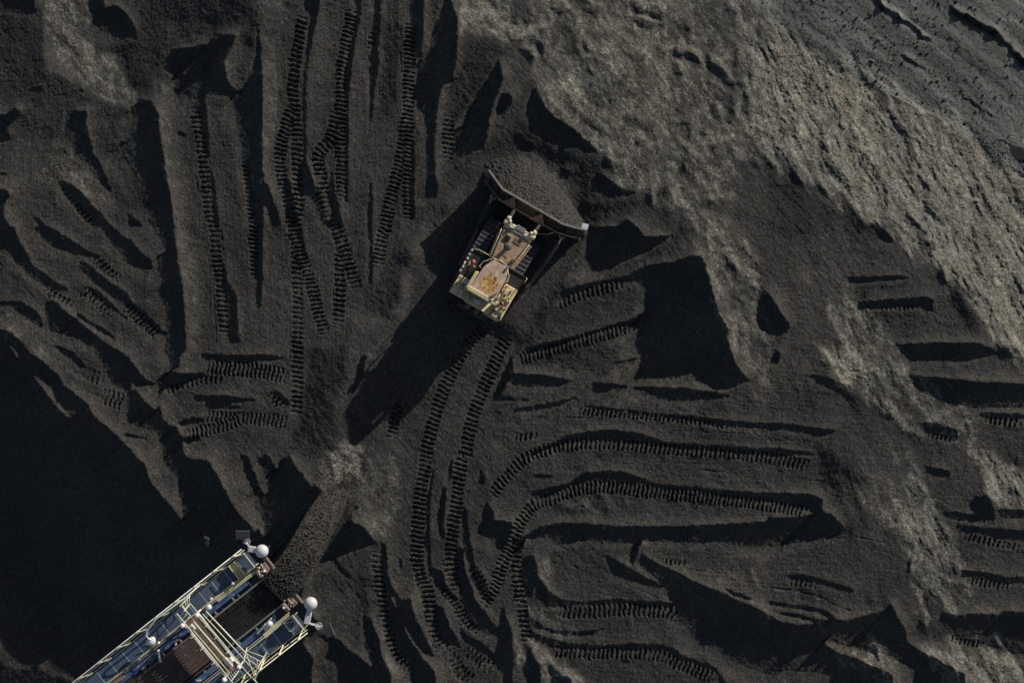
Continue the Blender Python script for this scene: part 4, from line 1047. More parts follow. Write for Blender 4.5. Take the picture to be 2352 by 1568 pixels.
# ---------------------------------------------------------------- worker on the left fender
def person():
    P=empty('person',DZ.matrix_basis@Vector((-1.02,1.28,PZ)),R(60))
    tag(P,'worker in red hard hat and khaki clothes leaning on the bulldozer platform','person')
    skin=paint('skin',(.38,.22,.15),(.3,.18,.12),.2,8.); cloth=paint('khaki_cloth',(.30,.22,.12),(.16,.12,.08),.5,7.,.9); trs=paint('olive_trousers',(.13,.11,.07),(.07,.06,.045),.5,7.,.9)
    hat=paint('red_hard_hat',(.42,.07,.07),(.3,.1,.09),.3,9.,.35)
    # joints, local: x ahead, y left
    J={'pel':(.10,.0,.92),'sp':(.22,.06,1.15),'ch':(.36,.12,1.34),'nk':(.47,.16,1.46),'hd':(.55,.18,1.53),'hd2':(.60,.19,1.64),
       'hL':(.08,.10,.88),'kL':(.16,.14,.48),'aL':(-.02,.16,.08),'tL':(.16,.18,.03),
       'hR':(.08,-.10,.88),'kR':(.22,-.10,.50),'aR':(.06,-.12,.08),'tR':(.24,-.13,.03),
       'sL':(.36,.32,1.38),'eL':(.50,.42,1.12),'wL':(.66,.34,.98),'pL':(.72,.31,.95),
       'sR':(.40,-.06,1.38),'eR':(.50,-.28,1.22),'wR':(.56,-.50,1.16),'pR':(.58,-.57,1.15)}
    Rr={'pel':.15,'sp':.145,'ch':.16,'nk':.06,'hd':.085,'hd2':.085,'hL':.095,'kL':.065,'aL':.045,'tL':.04,'hR':.095,'kR':.065,'aR':.045,'tR':.04,'sL':.065,'eL':.045,'wL':.032,'pL':.035,'sR':.065,'eR':.045,'wR':.032,'pR':.035}
    E=['pel sp','sp ch','ch nk','nk hd','hd hd2','pel hL','hL kL','kL aL','aL tL','pel hR','hR kR','kR aR','aR tR','ch sL','sL eL','eL wL','wL pL','ch sR','sR eR','eR wR','wR pR']
    def skinned(name,J,Rr,E,mat,grow=0,root='pel',sub=2):
        ks=[k for k in J if any(k in e.split() for e in E)]; me=bpy.data.meshes.new(name)
        me.from_pydata([J[k] for k in ks],[tuple(ks.index(a) for a in e.split()) for e in E],[])
        o=bpy.data.objects.new(name,me); COL.objects.link(o); o.parent=P; me.materials.append(mat)
        s=o.modifiers.new('skin','SKIN')
        sv=me.skin_vertices[0].data if me.skin_vertices else None
        if sv is None:
            bmm=bmesh.new(); bmm.from_mesh(me); bmm.verts.layers.skin.verify(); bmm.to_mesh(me); bmm.free(); sv=me.skin_vertices[0].data
        for i,k in enumerate(ks): sv[i].radius=(Rr[k]+grow,Rr[k]+grow); sv[i].use_root=(k==root)
        o.modifiers.new('sub','SUBSURF').levels=sub; o.modifiers['sub'].render_levels=sub; s.use_smooth_shade=True
        return o
    # fingers grow out of the palms of the one body mesh
    for s,pp,d in (('L',Vector(J['pL']),Vector((.8,-.35,-.3))),('R',Vector(J['pR']),Vector((.3,-.9,-.2)))):
        d.normalize(); side=d.cross(Vector((0,0,1))).normalized()
        for i in range(5):
            off=side*(i-1.5)*.019 if i<4 else side*-.045
            a=pp+d*(.03 if i<4 else .0)+off; L=(.036,.042,.039,.030,.03)[i]
            dd=d if i<4 else (d-side).normalized()
            J[f'f{s}{i}a']=tuple(a); J[f'f{s}{i}b']=tuple(a+dd*L); J[f'f{s}{i}c']=tuple(a+dd*L*1.7+Vector((0,0,-.025)))
            for q,rr in (('a',.010),('b',.009),('c',.0075)): Rr[f'f{s}{i}{q}']=rr
            E+= [f'p{s} f{s}{i}a',f'f{s}{i}a f{s}{i}b',f'f{s}{i}b f{s}{i}c']
    skinned('body',J,Rr,E,skin)
    skinned('shirt',J,Rr,['sp ch','ch sL','sL eL','eL wL','ch sR','sR eR','eR wR','ch nk'],cloth,.014,'ch')
    skinned('trousers',J,Rr,['sp pel','pel hL','hL kL','kL aL','pel hR','hR kR','kR aR'],trs,.016,'pel')
    for s in 'LR':
        m=MB(); a=J['a'+s]; t=J['t'+s]; m.box(((a[0]+t[0])/2+.03,(a[1]+t[1])/2,.05),(.30,.11,.10)); m.build('boot',M_DARK,P,.03)
    m=MB(); c=Vector((.615,.195,1.70)); m.sph(c,.135,(1.1,.95,.85),20); m.cyl(c+Vector((0,0,-.03)),c+Vector((0,0,-.015)),.165,n=24); m.box(c+Vector((.13,.02,-.03)),(.13,.17,.015)); m.box(c+Vector((0,0,.11)),(.22,.03,.02)); m.build('hard_hat',hat,P,smooth=True)
    m=MB(); h=Vector(J['hd2']); m.sph(h+Vector((.085,.01,-.03)),.018); m.sph(h+Vector((.07,.045,.0)),.012); m.sph(h+Vector((.075,-.03,.0)),.012); m.sph(h+Vector((0,.088,-.01)),.02,(1,.5,1.3)); m.sph(h+Vector((0,-.086,-.01)),.02,(1,.5,1.3)); m.box(h+Vector((.078,.005,-.062)),(.01,.04,.008)); m.build('face',skin,P,smooth=True)
person()
# ---------------------------------------------------------------- stacker boom
BZ=10.2
def U3(x,y): return ((300+x/2.138)/1.7415,(2050+y/2.138)/1.7415)
BA=math.degrees(math.atan2(.62,.785))
ST=empty('stacker_boom',at(*U3(1735,640),BZ),R(BA))
tag(ST,'yellow and blue conveyor boom with walkways throwing coal onto the pile','conveyor boom')
STI=ST.matrix_basis.inverted()
def S(x,y,z):
    """point seen at crop (x,y), z metres above the boom deck, in the boom's own frame"""
    return STI@at(*U3(x,y),BZ+z)
M_RAIL=paint('pale_yellow_rail',(.85,.82,.58),(.6,.57,.42),.5,4.,.5)
M_RAILW=paint('chalky_white_rail',(.88,.87,.82),(.6,.58,.52),.5,4.,.5)
M_BYEL=paint('faded_yellow_beam',(.68,.64,.36),(.22,.20,.12),.6,3.,.6)
M_BLUE=paint('peeling_blue_beam',(.045,.10,.24),(.16,.20,.25),.8,1.6,.6,chips=(.30,.33,.36))
M_COVER=paint('rusty_belt_cover',(.105,.062,.048),(.055,.042,.038),.8,1.2,.8,chips=(.16,.17,.18))
M_BELT=paint('belt_rubber',(.006,.006,.007),(.014,.013,.012),.5,3.,.8)
M_BRN=paint('brown_walkway',(.36,.28,.21),(.14,.10,.07),.6,4.,.8)
M_DOME=paint('white_dome',(.66,.66,.67),(.60,.60,.60),.3,3.,.4)
M_LOUV=paint('slate_louvre',(.03,.038,.048),(.06,.065,.07),.5,6.,.5,.3)
def grating_material(name,c1,c2,rot=0):
    m,nt,b=newmat(name)
    tc=nt.nodes.new('ShaderNodeTexCoord'); 
    def grid(sx,sy,wd):
        out=None
        for ax_i,s in ((0,sx),(1,sy)):
            sp=nt.nodes.new('ShaderNodeSeparateXYZ'); nt.links.new(tc.outputs['Object'],sp.inputs[0])
            mu=nt.nodes.new('ShaderNodeMath'); mu.operation='MULTIPLY'; mu.inputs[1].default_value=s; nt.links.new(sp.outputs[ax_i],mu.inputs[0])
            fr=nt.nodes.new('ShaderNodeMath'); fr.operation='FRACT'; nt.links.new(mu.outputs[0],fr.inputs[0])
            lt=nt.nodes.new('ShaderNodeMath'); lt.operation='LESS_THAN'; lt.inputs[1].default_value=wd; nt.links.new(fr.outputs[0],lt.inputs[0])
            if out is None: out=lt.outputs[0]
            else:
                mx=nt.nodes.new('ShaderNodeMath'); mx.operation='MAXIMUM'; nt.links.new(out,mx.inputs[0]); nt.links.new(lt.outputs[0],mx.inputs[1]); out=mx.outputs[0]
        return out
    fine=grid(9.5,9.,.22); pan=grid(1.02,6.5,.06)
    n=noi(nt,1.3,6,.7,.3); f=ramp(nt,[(.4,(0,0,0)),(.65,(.8,)*3)],n)
    base=mixc(nt,f,c1,c2)
    c=mixc(nt,fine,tuple(v*.45 for v in c1),base)
    c=mixc(nt,pan,c,tuple(min(1,v*1.7) for v in c2))
    nt.links.new(c,b.inputs['Base Color']); b.inputs['Roughness'].default_value=.6; bump(nt,b,fine,.01,.6); return m
M_GRAT=grating_material('blue_grey_grating',(.05,.085,.155),(.15,.195,.25))
M_GRATB=grating_material('brown_grating',(.18,.12,.08),(.32,.22,.15))
PX=.00715
XB=-26.0
# decks
for sy in (1,-1):
    y0,y1=(1.92,2.85)
    m=MB(); m.box(((XB-.1)/2,sy*(y0+y1)/2,.02),(abs(XB)-.1,y1-y0,.05)); dk=m.build('walkway_deck',M_GRAT,ST)
    m=MB(); m.box((XB/2,sy*(y1+.03),.06),(abs(XB),.05,.20)); m.box((XB/2,sy*(y0-.03),.04),(abs(XB),.05,.16)); m.build('toe_board',M_BYEL,dk,.005)
    m=MB(); m.tube([(XB,sy*(y0-.10),.32),(-.6,sy*(y0-.10),.32)],.035); m.tube([(XB,sy*(y0-.22),.26),(-1.0,sy*(y0-.22),.26)],.022); m.build('service_pipe',M_GREY,dk,smooth=True)
    # outer handrail
    hr=MB()
    for zz,rr in ((1.12,.030),(.62,.018)):
        hr.tube([(XB,sy*(y1+.04+.26*zz),zz),(-.05,sy*(y1+.04+.26*zz),zz)],rr)
    hr=hr.build('handrail',M_RAILW if sy>0 else M_RAIL,ST,smooth=True)
    pm_=MB(); pm_.bar((0,sy*(y1+.04),0),(-.42,sy*(y1+.33),1.12),.085,.05); pm_.box((0,sy*(y1+.05),.02),(.26,.10,.1)); pm_.box((-.42,sy*(y1+.33),1.11),(.18,.07,.08)); post=pm_.build('rail_post',M_RAIL,hr,.01)
    for k in range(18):
        o=post if k==0 else post.copy()
        if k: COL.objects.link(o)
        o.location=(-.35-k*1.47,0,0)
    # inner low rail
    m=MB(); m.bar((XB,sy*1.84,.14),(-.3,sy*1.84,.14),.05,.22); m.build('inner_kerb',M_BYEL,ST)
    # side beam under the belt edge, blue peeling paint
    m=MB(); m.box((XB/2-.6,sy*1.42,-.10),(abs(XB)-1.4,.34,.42)); m.box((XB/2-.6,sy*1.42,.12),(abs(XB)-1.4,.05,.06)); m.box((XB/2-.6,sy*1.68,-.25),(abs(XB)-1.4,.10,.18)); m.build('side_beam',M_BLUE,ST,.02)
    # belt skirt strip
    m=MB(); m.bar((XB,sy*1.00,.16),(-.25,sy*.96,.16),.10,.05); m.build('belt_skirt',M_GREY,ST)
    for k in range(14):
        x=-1.2-k*1.35
        m=MB(); m.box((x,sy*1.12,-.02),(.12,.30,.10)); m.cyl((x,sy*1.2,.0),(x,sy*1.2,.09),.03,n=8); m.build('idler_bracket',M_GREY,ST,.01)
# under-truss
m=MB()
for sy in (1,-1):
    m.bar((XB,sy*1.3,-1.6),(-1.5,sy*1.3,-1.4),.16,.16)
    for k in range(13):
        x=-1.6-k*1.9; m.bar((x,sy*1.3,-.3),(x-.95,sy*1.3,-1.5),.09,.09); m.bar((x-.95,sy*1.3,-1.5),(x-1.9,sy*1.3,-.3),.09,.09)
for k in range(13): m.bar((-1.6-k*1.9,-2.8,-.42),(-1.6-k*1.9,2.8,-.42),.12,.14); m.bar((-2.5-k*1.9,-1.3,-1.5),(-2.5-k*1.9,1.3,-1.5),.09,.09)
m.build('under_truss',M_BLUE,ST)
# belt: a shallow trough running to the head pulley
bm=MB(); NB=60
for (off) in (0,):
    ys=[-.95,-.6,-.3,0,.3,.6,.95]; zz=[.12,.0,-.09,-.11,-.09,.0,.12]
    xs=[XB]+[-6+6*k/NB for k in range(NB+1)]
    rows_=[]
    for x in xs:
        f=np.clip((x+2.0)/2.0,0,1); rows_.append([bm.bm.verts.new((x,y,z*(1-f)+.0*f)) for y,z in zip(ys,zz)])
    for a in range(7): 
        th=a/6*math.pi*.9; rows_.append([bm.bm.verts.new((.0+.32*math.sin(th),y,-.32+.32*math.cos(th))) for y in ys])
    rows_.append([bm.bm.verts.new((XB,y,-.75)) for y in ys])
    for a,b in zip(rows_[:-1],rows_[1:]):
        for k in range(len(ys)-1): bm.bm.faces.new((a[k],a[k+1],b[k+1],b[k]))
bm.build('belt',M_BELT,ST,smooth=True)
m=MB(); m.cyl((0,-1.12,-.33),(0,1.12,-.33),.30,n=28); m.cyl((-.02,-1.35,-.05),(-.02,-1.0,-.05),.20,n=20); m.cyl((-.02,1.0,-.05),(-.02,1.35,-.05),.20,n=20); m.build('head_pulley',M_WHITE,ST,.02)
# ribbed cover over the return length of belt
m=MB(); x0,x1=-5.5,XB; m.box(((x0+x1)/2,-.10,.16),(x0-x1,2.05,.05))
for k in range(10): m.box(((x0+x1)/2,-1.05+.211*k,.215),(x0-x1,.085,.06))
m.build('belt_cover',M_COVER,ST,.01)
m=MB(); m.box(((x0+x1)/2,.97,.22),(x0-x1,.10,.10)); m.build('cover_edge_angle',M_RUST,ST,.01)
# plates, sheets and beams at the nose
m=MB(); m.box((-1.22,2.38,.20),(.42,1.02,.05)); m.box((-1.02,2.38,.30),(.05,1.0,.24)); m.box((-1.45,2.38,.30),(.05,1.0,.24)); m.build('nose_step_sheet',M_BYEL,ST,.01)
m=MB()
for k in range(3): m.bar((-.35-.1*k,-1.60-.11*k,.20+.03*k),(-2.4,-1.66-.11*k,.20+.03*k),.09,.10)
m.build('nose_side_beam',M_BYEL,ST,.01)
m=MB()
for k in range(2): m.bar((-.30,1.55+.1*k,.20+.03*k),(-3.3,1.60+.12*k,.20+.03*k),.10,.10)
m.build('nose_side_beam',M_BYEL,ST,.01)
m=MB(); m.tube([(-.12,1.9,1.05),(-.12,2.95,1.05)],.03); m.tube([(-.12,1.9,.55),(-.12,2.95,.55)],.022); m.bar((-.12,1.9,0),(-.12,1.9,1.05),.05,.05); m.build('end_rail',M_RAIL,ST)
m=MB(); m.tube([(-.12,-1.9,1.05),(-.12,-2.95,1.05)],.03); m.tube([(-.12,-1.9,.55),(-.12,-2.95,.55)],.022); m.bar((-.12,-1.9,0),(-.12,-1.9,1.05),.05,.05); m.build('end_rail',M_RAIL,ST)
m=MB(); m.tube([(-.3,-1.85,.5),(-.3,-2.5,.5),(-.95,-2.5,.5),(-.95,-1.85,.5),(-.3,-1.85,.5)],.03); m.tube([(-.3,-2.2,.5),(-.95,-1.9,.5)],.02); m.build('hatch_frame',M_RAIL,ST)
for sy,xx,yy in ((1,.62,1.42),(-1,.66,-1.18)):
    m=MB(); m.bar((xx,yy-.46,.25),(xx,yy+.46,.25),.13,.12); m.bar((xx-.2,yy-.3,.18),(xx-.2,yy+.46,.18),.10,.10); m.bar((xx-.28,yy,.1),(xx-.9,yy+sy*.2,.1),.10,.12); m.build('scraper_bar',M_BRN,ST,.015)
    m=MB(); m.box((-.05,yy-.05,.12),(.9,.42,.16)); m.cyl((-.3,yy-.3,.22),(-.3,yy+.3,.22),.16,n=18); m.cyl((.1,yy-.3,.26),(.1,yy+.35,.26),.11,n=16); m.box((.3,yy,.22),(.16,.6,.2)); m.bar((-.4,yy-.1,.3),(.4,yy+.15,.32),.06,.06); m.build('pulley_bearing',M_BRN,ST,.015)
    for k in range(6):
        x=rnd.uniform(-.42,.42); y=yy+rnd.uniform(-.36,.36); m=MB(); m.cyl((x,y,.15),(x,y,.40),rnd.uniform(.03,.06),n=10); m.sph((x,y,.40),rnd.uniform(.05,.08)); m.build('tension_bolt',rnd.choice((M_WHITE,M_BRN,M_BRN)),ST,smooth=True)
# crossover bridge
bd=MB(); bd.box((-4.95,-.15,1.25),(1.0,4.0,.05)); bd=bd.build('crossover_bridge',M_GRATB,ST)
m=MB()
ZR=2.0
for a,b,r in (((1120,840),(1475,1215),.045),((1090,862),(1440,1245),.03),((1000,915),(1350,1315),.045),((1050,885),(1400,1270),.02),((1010,1000),(1325,1372),.028),((880,872),(1360,1466),.035),((985,775),(1505,1405),.032)):
    m.tube([S(*a,ZR),S(*b,ZR)],r)
m.build('bridge_rail',M_RAIL,bd,smooth=True)
m=MB()
for x in (-4.42,-5.48):
    m.bar((x,-2.2,1.25),(x,1.85,1.25),.08,.16)
    for y in (-2.15,-1.1,0,.9,1.85): m.bar((x,y,1.25),(x,y,2.0),.045,.045)
    for y in (-2.2,1.85): m.bar((x,y,0),(x,y,1.25),.09,.09)
m.build('bridge_frame',M_RAILW,bd)
for (a,b,c,d) in (((870,860),(985,1000),(915,800),(1030,930)),((1300,1370),(1355,1290),(1335,1440),(1400,1350)),((1440,1280),(1470,1150),(1520,1400),(1640,1190)),((895,800),(1000,690),(935,840),(985,775))):
    p,q,r,s=[S(*t,zz) for t,zz in ((a,1.3),(b,.3),(c,1.3),(d,.3))]
    m=MB(); m.tube([p,q],.035); m.tube([r,s],.035)
    for k in range(1,5): m.tube([p.lerp(q,k/5),r.lerp(s,k/5)],.02)
    m.build('access_ladder',M_RAIL,bd,smooth=True)
m=MB(); m.tube([S(1470,1220,1.6),S(1540,1420,1.2),S(1640,1190,1.1)],.035); m.tube([S(1560,1260,1.2),S(1540,1430,.6)],.03); m.tube([S(1440,1330,1.2),S(1560,1456,.8)],.03); m.build('stair_rail',M_RAIL,bd)
for xx,yy in ((-4.35,1.75),(-5.4,1.8),(-4.3,-2.2),(-5.45,-2.25)):
    m=MB(); m.sph((xx,yy,2.1),.15); m.box((xx,yy,1.9),(.24,.24,.25)); m.build('bridge_corner_lamp',M_RAILW,bd,.02)
m=MB(); m.box((-4.7,-1.6,1.42),(.5,.34,.30)); m.cyl((-4.75,-1.3,1.45),(-4.7,-1.9,1.45),.09); m.build('bridge_cabinet',M_WHITE,bd,.03)
m=MB(); m.box((-5.2,1.35,1.40),(.26,.4,.25)); m.box((-5.2,1.35,1.54),(.2,.3,.05)); m.build('bridge_cabinet',M_WHITE,bd,.03)
# floodlights: white domes and louvred lamp housings
for (dx,dy,nx,ny,lx,ly,rot) in ((.80,2.34,.20,2.95,.45,3.80,R(-BA)),(1.15,-1.93,.15,-2.75,.95,-3.85,R(-BA+8-75))):
    fl=MB(); fl.sph((dx,dy,.95),.40,(1,1,.9),32); fl=fl.build('dome_light',M_DOME,ST,smooth=True)
    m=MB(); m.bar((dx,dy,.80),((dx+nx)/2,(dy+ny)/2,.75),.30,.28); m.bar(((dx+nx)/2,(dy+ny)/2,.72),(nx,ny,.68),.36,.24); m.cyl((nx,ny,-.1),(nx,ny,.7),.06); m.build('dome_arm',M_DOME,fl,.04)
    f2=MB(); q=Matrix.Rotation(rot,3,'Z').to_quaternion()
    f2.box((lx,ly,.75),(.80,.46,.22),q)
    f2=f2.build('flood_lamp',M_LOUV,ST,.02)
    m=MB()
    for k in range(15):
        v=q@Vector((-.37+k*.053,.0,.125)); m.box((lx+v.x,ly+v.y,.75+v.z),(.018,.44,.05),q)
    m.build('cooling_fin',M_RUBBER,f2)
    m=MB()
    v=q@Vector((0,.25,.0)); v2=q@Vector((0,-.25,0)); m.box((lx+v.x,ly+v.y,.78),(.84,.03,.26),q); m.build('lamp_rim',M_RUBBER,f2)
    m=MB(); m.tube([(lx,ly,.6),((lx+nx)/2,(ly+ny)/2,.5),(nx,ny,.4)],.05); m.tube([(lx+.1,ly,.7),((lx+nx)/2+.25,(ly+ny)/2,.9),(nx+.12,ny,.6)],.018); m.box(((lx+nx)/2,(ly+ny)/2,.5),(.3,.12,.12),Matrix.Rotation(rnd.uniform(0,2),3,'Z').to_quaternion())
    rr=[( (lx+nx)/2+.2*math.cos(t*.5)+.12,(ly+ny)/2+.2*math.sin(t*.5),.8) for t in range(13)]; m.tube(rr,.016)
    m.build('lamp_bracket',M_WHITE,f2)
# gooseneck lamp over the left walkway and small fittings
m=MB(); P_=[S(1065,610,.2),S(1060,620,1.2),S(950,720,1.5),S(800,830,1.6),S(700,900,1.6),S(650,960,1.5),S(615,1010,1.4),S(608,1050,1.3),S(630,1078,1.15),S(655,1085,1.0)]
m.tube(P_,.05,10); gl=m.build('lamp_post',M_RAILW,ST,smooth=True)
m=MB(); m.sph(S(655,1098,.9),.26,(1.1,1,.7),20); m.sph(S(630,1110,.8),.16); m.sph(S(665,1080,.9),.16); m.build('lamp_head',M_RAILW,gl,smooth=True)
m=MB(); m.tube([S(715,1190,.6),S(722,1240,.6),S(732,1275,.5)],.07,10); m.sph(S(712,1180,.6),.11); m.build('hanging_lamp',M_WHITE,ST,smooth=True)
for (x,y,x2,y2,r) in ((1350,605,1330,640,.10),(1165,735,1150,800,.09),(1145,808,1120,830,.19),(545,1245,500,1280,.10),(715,1112,690,1150,.10)):
    m=MB(); m.sph(S(x,y,.5),r); m.tube([S(x,y,.5),S(x2,y2,.1)],r*.45); m.build('walkway_lamp',M_WHITE,ST,smooth=True)
m=MB(); m.box(S(1640,975,.2),(.42,.34,.3)); m.sph(S(1665,950,.35),.2); m.tube([S(1630,950,.4),S(1560,1030,.2)],.07); m.tube([S(1600,990,.3),S(1680,900,.4)],.06); m.build('drive_motor',M_WHITE,ST,.02)
for k in range(26):
    x=-rnd.uniform(6.5,13); y=rnd.choice((1.25,1.25,-1.3))+rnd.uniform(-.12,.12)
    m=MB(); m.box((x,y,.17),(rnd.uniform(.12,.34),rnd.uniform(.08,.16),.10),Matrix.Rotation(rnd.uniform(-.5,.5),3,'Z').to_quaternion()); m.cyl((x,y,.1),(x,y,.27),.03,n=8); m.build('pipe_clamp',rnd.choice((M_GREY,M_WHITE,M_BLUE)),ST,.01)
m=MB(); m.bar(S(340,1456,.3),S(425,1395,.3),.16,.12); m.build('orange_pipe_guard',paint('orange_primer',(.36,.19,.10),(.2,.12,.08),.4,5.),ST,.02)
# ---------------------------------------------------------------- the stream of coal thrown off the belt
def c12(x,y): return (588+x/3.0,1045+y/3.0)
def chunk(bm,p,r,q):
    vs=[]
    for d in ((1,0,0),(-1,0,0),(0,1,0),(0,-1,0),(0,0,1),(0,0,-1)):
        v=q@(Vector(d)*r*rnd.uniform(.55,1.25)); vs.append(bm.verts.new(p+v))
    for f in ((0,2,4),(2,1,4),(1,3,4),(3,0,4),(2,0,5),(1,2,5),(3,1,5),(0,3,5)): bm.faces.new([vs[i] for i in f])
from mathutils import Quaternion
def rq(): return Quaternion((rnd.gauss(0,1),rnd.gauss(0,1),rnd.gauss(0,1),rnd.gauss(0,1))).normalized()
def stream():
    zt=zat(*c12(575,250))
    K=[((120,935),BZ+.22,112),((200,860),BZ+.25,112),((285,740),BZ-.2,108),((350,640),BZ-.9,106),((410,520),BZ-2.2,103),((470,410),BZ-4.0,98),((530,310),zt+1.9,88),((580,240),zt-.1,50)]
    T=np.linspace(0,1,len(K)); cx=[k[0][0] for k in K]; cy=[k[0][1] for k in K]; cz=[k[1] for k in K]; cw=[k[2] for k in K]
    def pos(t): u,v=c12(np.interp(t,T,cx),np.interp(t,T,cy)); return at(u,v,np.interp(t,T,cz)),np.interp(t,T,cw)/3*UM*(H-np.interp(t,T,cz))/H
    bm=bmesh.new(); n,mm=260,72; G=[]
    for i in range(n):
        t=i/(n-1); p,wd=pos(t); p2,_=pos(min(1,t+.01)); p0,_=pos(max(0,t-.01)); d=(p2-p0).normalized(); side=d.cross(Vector((0,0,1))).normalized(); up=side.cross(d).normalized()
        ring=[]
        for j in range(mm):
            a=j*2*math.pi/mm; y=math.cos(a); z=math.sin(a)
            q=np.array([i*.12]); q2=np.array([j*.35])
            e=float(vn(np.array([i*.25]),np.array([j*.6+20]),1)[0])*.22+float(vn(np.array([i*.6]),np.array([j*1.1+20]),2)[0])*.16+float(vn(np.array([i*.07]),np.array([j*.2]),3)[0])*.25
            th=.16+.10*t
            ring.append(bm.verts.new(p+side*(y*wd*(1+.10*e))+up*((z*th)*(1 if z>0 else .8)+e*.30*max(z,.0)**.5)))
        G.append(ring)
    for a,b in zip(G[:-1],G[1:]):
        for k in range(mm): bm.faces.new((a[k],a[(k+1)%mm],b[(k+1)%mm],b[k]))
    bm.faces.new(G[0][::-1]); bm.faces.new(G[-1])
    for k in range(9000):
        t=rnd.random(); p,wd=pos(t); p2,_=pos(min(1,t+.01)); p0,_=pos(max(0,t-.01)); d=(p2-p0).normalized(); side=d.cross(Vector((0,0,1))).normalized(); up=side.cross(d).normalized()
        s=rnd.uniform(-1,1) if rnd.random()<.75 else rnd.choice((-1,1))*(1+abs(rnd.gauss(0,.045)))
        c=p+side*s*wd+up*(rnd.uniform(.02,.3)*math.sqrt(max(0,1-s*s))+rnd.uniform(-.05,.08))
        chunk(bm,c,rnd.uniform(.03,.085),rq())
    # spill round the landing place
    for k in range(2600):
        a_=rnd.uniform(0,6.283); r_=abs(rnd.gauss(0,1)); x=580+r_*120*math.cos(a_)+30; y=215+r_*120*math.sin(a_)-10
        u,v=c12(x,y); chunk(bm,at(u,v,zat(u,v)+.01+max(0,.5-r_)*.15*rnd.random()),rnd.uniform(.015,.05),rq())
    # load on the belt behind the head
    M=ST.matrix_basis
    for k in range(1500):
        x=-rnd.random()**1.6*5.3; y=rnd.uniform(-.86,.86)
        if x<-1.6 and rnd.random()<.75: y=rnd.uniform(.6,.92) 
        chunk(bm,M@Vector((x,y,.03+.12*abs(y)+rnd.uniform(0,.07))),rnd.uniform(.012,.035),rq())
    gb=[]
    for i in range(80):
        x=-1.2+1.3*i/79; gb.append([bm.verts.new(M@Vector((x,-.82+1.64*j/24,.03+.08*(1-((j-12)/12)**2)+.16*float(vn(np.array([i*.4]),np.array([j*.5]),2)[0])*np.clip((x+1.2)/1.0,.0,1)-.08*(1-np.clip((x+1.2)/.8,0,1))))) for j in range(25)])
    for a,b in zip(gb[:-1],gb[1:]):
        for j in range(24): bm.faces.new((a[j],a[j+1],b[j+1],b[j]))
    bmesh.ops.recalc_face_normals(bm,faces=bm.faces[:])
    me=bpy.data.meshes.new('coal_stream'); bm.to_mesh(me); bm.free(); me.materials.append(MAT_CHUNK)
    o=bpy.data.objects.new('coal_stream',me); COL.objects.link(o)
    tag(o,'stream of black coal pouring from the boom end onto the pile','coal stream',kind='stuff')
stream()
# ---------------------------------------------------------------- loose lumps
def lumps(name,label,pts,mat):
    bm=bmesh.new()
    for (u,v,r) in pts:
        z=zat(u,v); chunk(bm,at(u,v,z+r*.35),r,rq())
    bmesh.ops.recalc_face_normals(bm,faces=bm.faces[:])
    me=bpy.data.meshes.new(name); bm.to_mesh(me); bm.free(); me.materials.append(mat)
    o=bpy.data.objects.new(name,me); COL.objects.link(o); tag(o,label,'coal lumps',kind='stuff')
def toe_v(u): return float(np.interp(u,[t[0] for t in TOE[1:10]],[t[1] for t in TOE[1:10]]))
pts=[]
while len(pts)<600:
    u=rnd.uniform(1730,2360); v=rnd.uniform(-10,430)
    if v<toe_v(u)-4:
        dens=.25+.9*max(0,float(fbm(np.array([u/60.]),np.array([v/60.]),2,2)[0])*3+.1)+.6*math.exp(-(toe_v(u)-v)/30.)
        if rnd.random()<dens: pts.append((u,v,min(.12,.03+.018*rnd.random()**-.55)))
M_LUMP=paint('wet_black_coal',(.010,.010,.011),(.018,.017,.016),.5,6.,.5)
lumps('coal_lumps','small black coal lumps scattered over the grey yard floor',pts,M_LUMP)
pts=[]
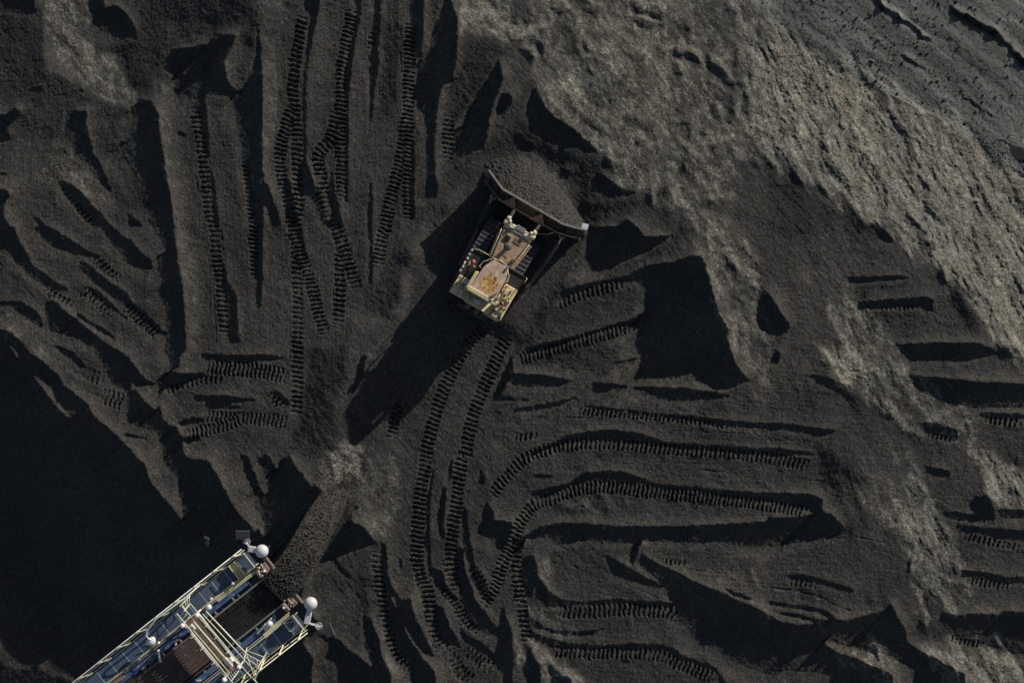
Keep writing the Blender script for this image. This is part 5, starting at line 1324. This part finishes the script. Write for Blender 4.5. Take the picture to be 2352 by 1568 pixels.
while len(pts)<9000:
    u=rnd.uniform(-20,2370); v=rnd.uniform(-20,1590)
    i=np.searchsorted(ay_,v); j=np.searchsorted(ax_,u)
    if G_[i,j]>.5: continue
    dn=.12+1.0*D_[i,j]+.35*max(0,float(vn(np.array([u/50.]),np.array([v/50.]),1)[0])*2)
    if rnd.random()<dn: pts.append((u,v,.012+.02*rnd.random()**2.2))
lumps('coal_gravel','loose coal gravel rolled down over the stockpile faces',pts,MAT_CHUNK)
# puddles at the foot of the pile
M_WATER,nt_,b_=newmat('dirty_water'); b_.inputs['Base Color'].default_value=(.035,.03,.026,1); b_.inputs['Roughness'].default_value=.12
M_CRUST=paint('pale_crust',(.30,.30,.28),(.12,.12,.11),.8,7.,.9)
def c30(x,y): return (1764+x/3.0,y/3.0)
for poly,lab in (([(1585,960),(1640,965),(1690,1000),(1764,1030),(1860,1090),(1850,1140),(1764,1105),(1700,1100),(1670,1040),(1600,1000)],'larger brown puddle on the yard floor at the pile foot'),([(1640,1130),(1700,1150),(1764,1200),(1880,1280),(1850,1290),(1764,1230),(1690,1180)],'narrow dark puddle between pale crust and the pile foot')):
    zz=max(zat(*c30(x,y)) for x,y in poly)-.03
    Q=[]
    for (a,b) in zip(poly,poly[1:]+poly[:1]):
        for k in range(6):
            t=k/6; x=a[0]+(b[0]-a[0])*t; y=a[1]+(b[1]-a[1])*t
            Q.append((x+16*float(fbm(np.array([x/20.]),np.array([y/20.]),2,1)[0]),y+16*float(fbm(np.array([x/20.]),np.array([y/20.]),2,3)[0])))
    P3=[at(*c30(x,y),zz) for x,y in Q]
    m=MB(); m.prism([(p.x,p.y) for p in P3],zz-.3,zz); o=m.build('puddle',M_WATER); tag(o,lab,'puddle',kind='structure')
pts=[]
while len(pts)<1400:
    t=rnd.random(); x=np.interp(t,[0,.35,.6,1],[1320,1540,1640,1780])+rnd.gauss(0,28); y=np.interp(t,[0,.35,.6,1],[920,1040,1100,1180])+rnd.gauss(0,22)
    u,v=c30(x,y)
    pts.append((u,v,.02+.035*rnd.random()**2))
lumps('pale_crust','pale crusty scum and grit along the puddle edge',pts,M_CRUST)
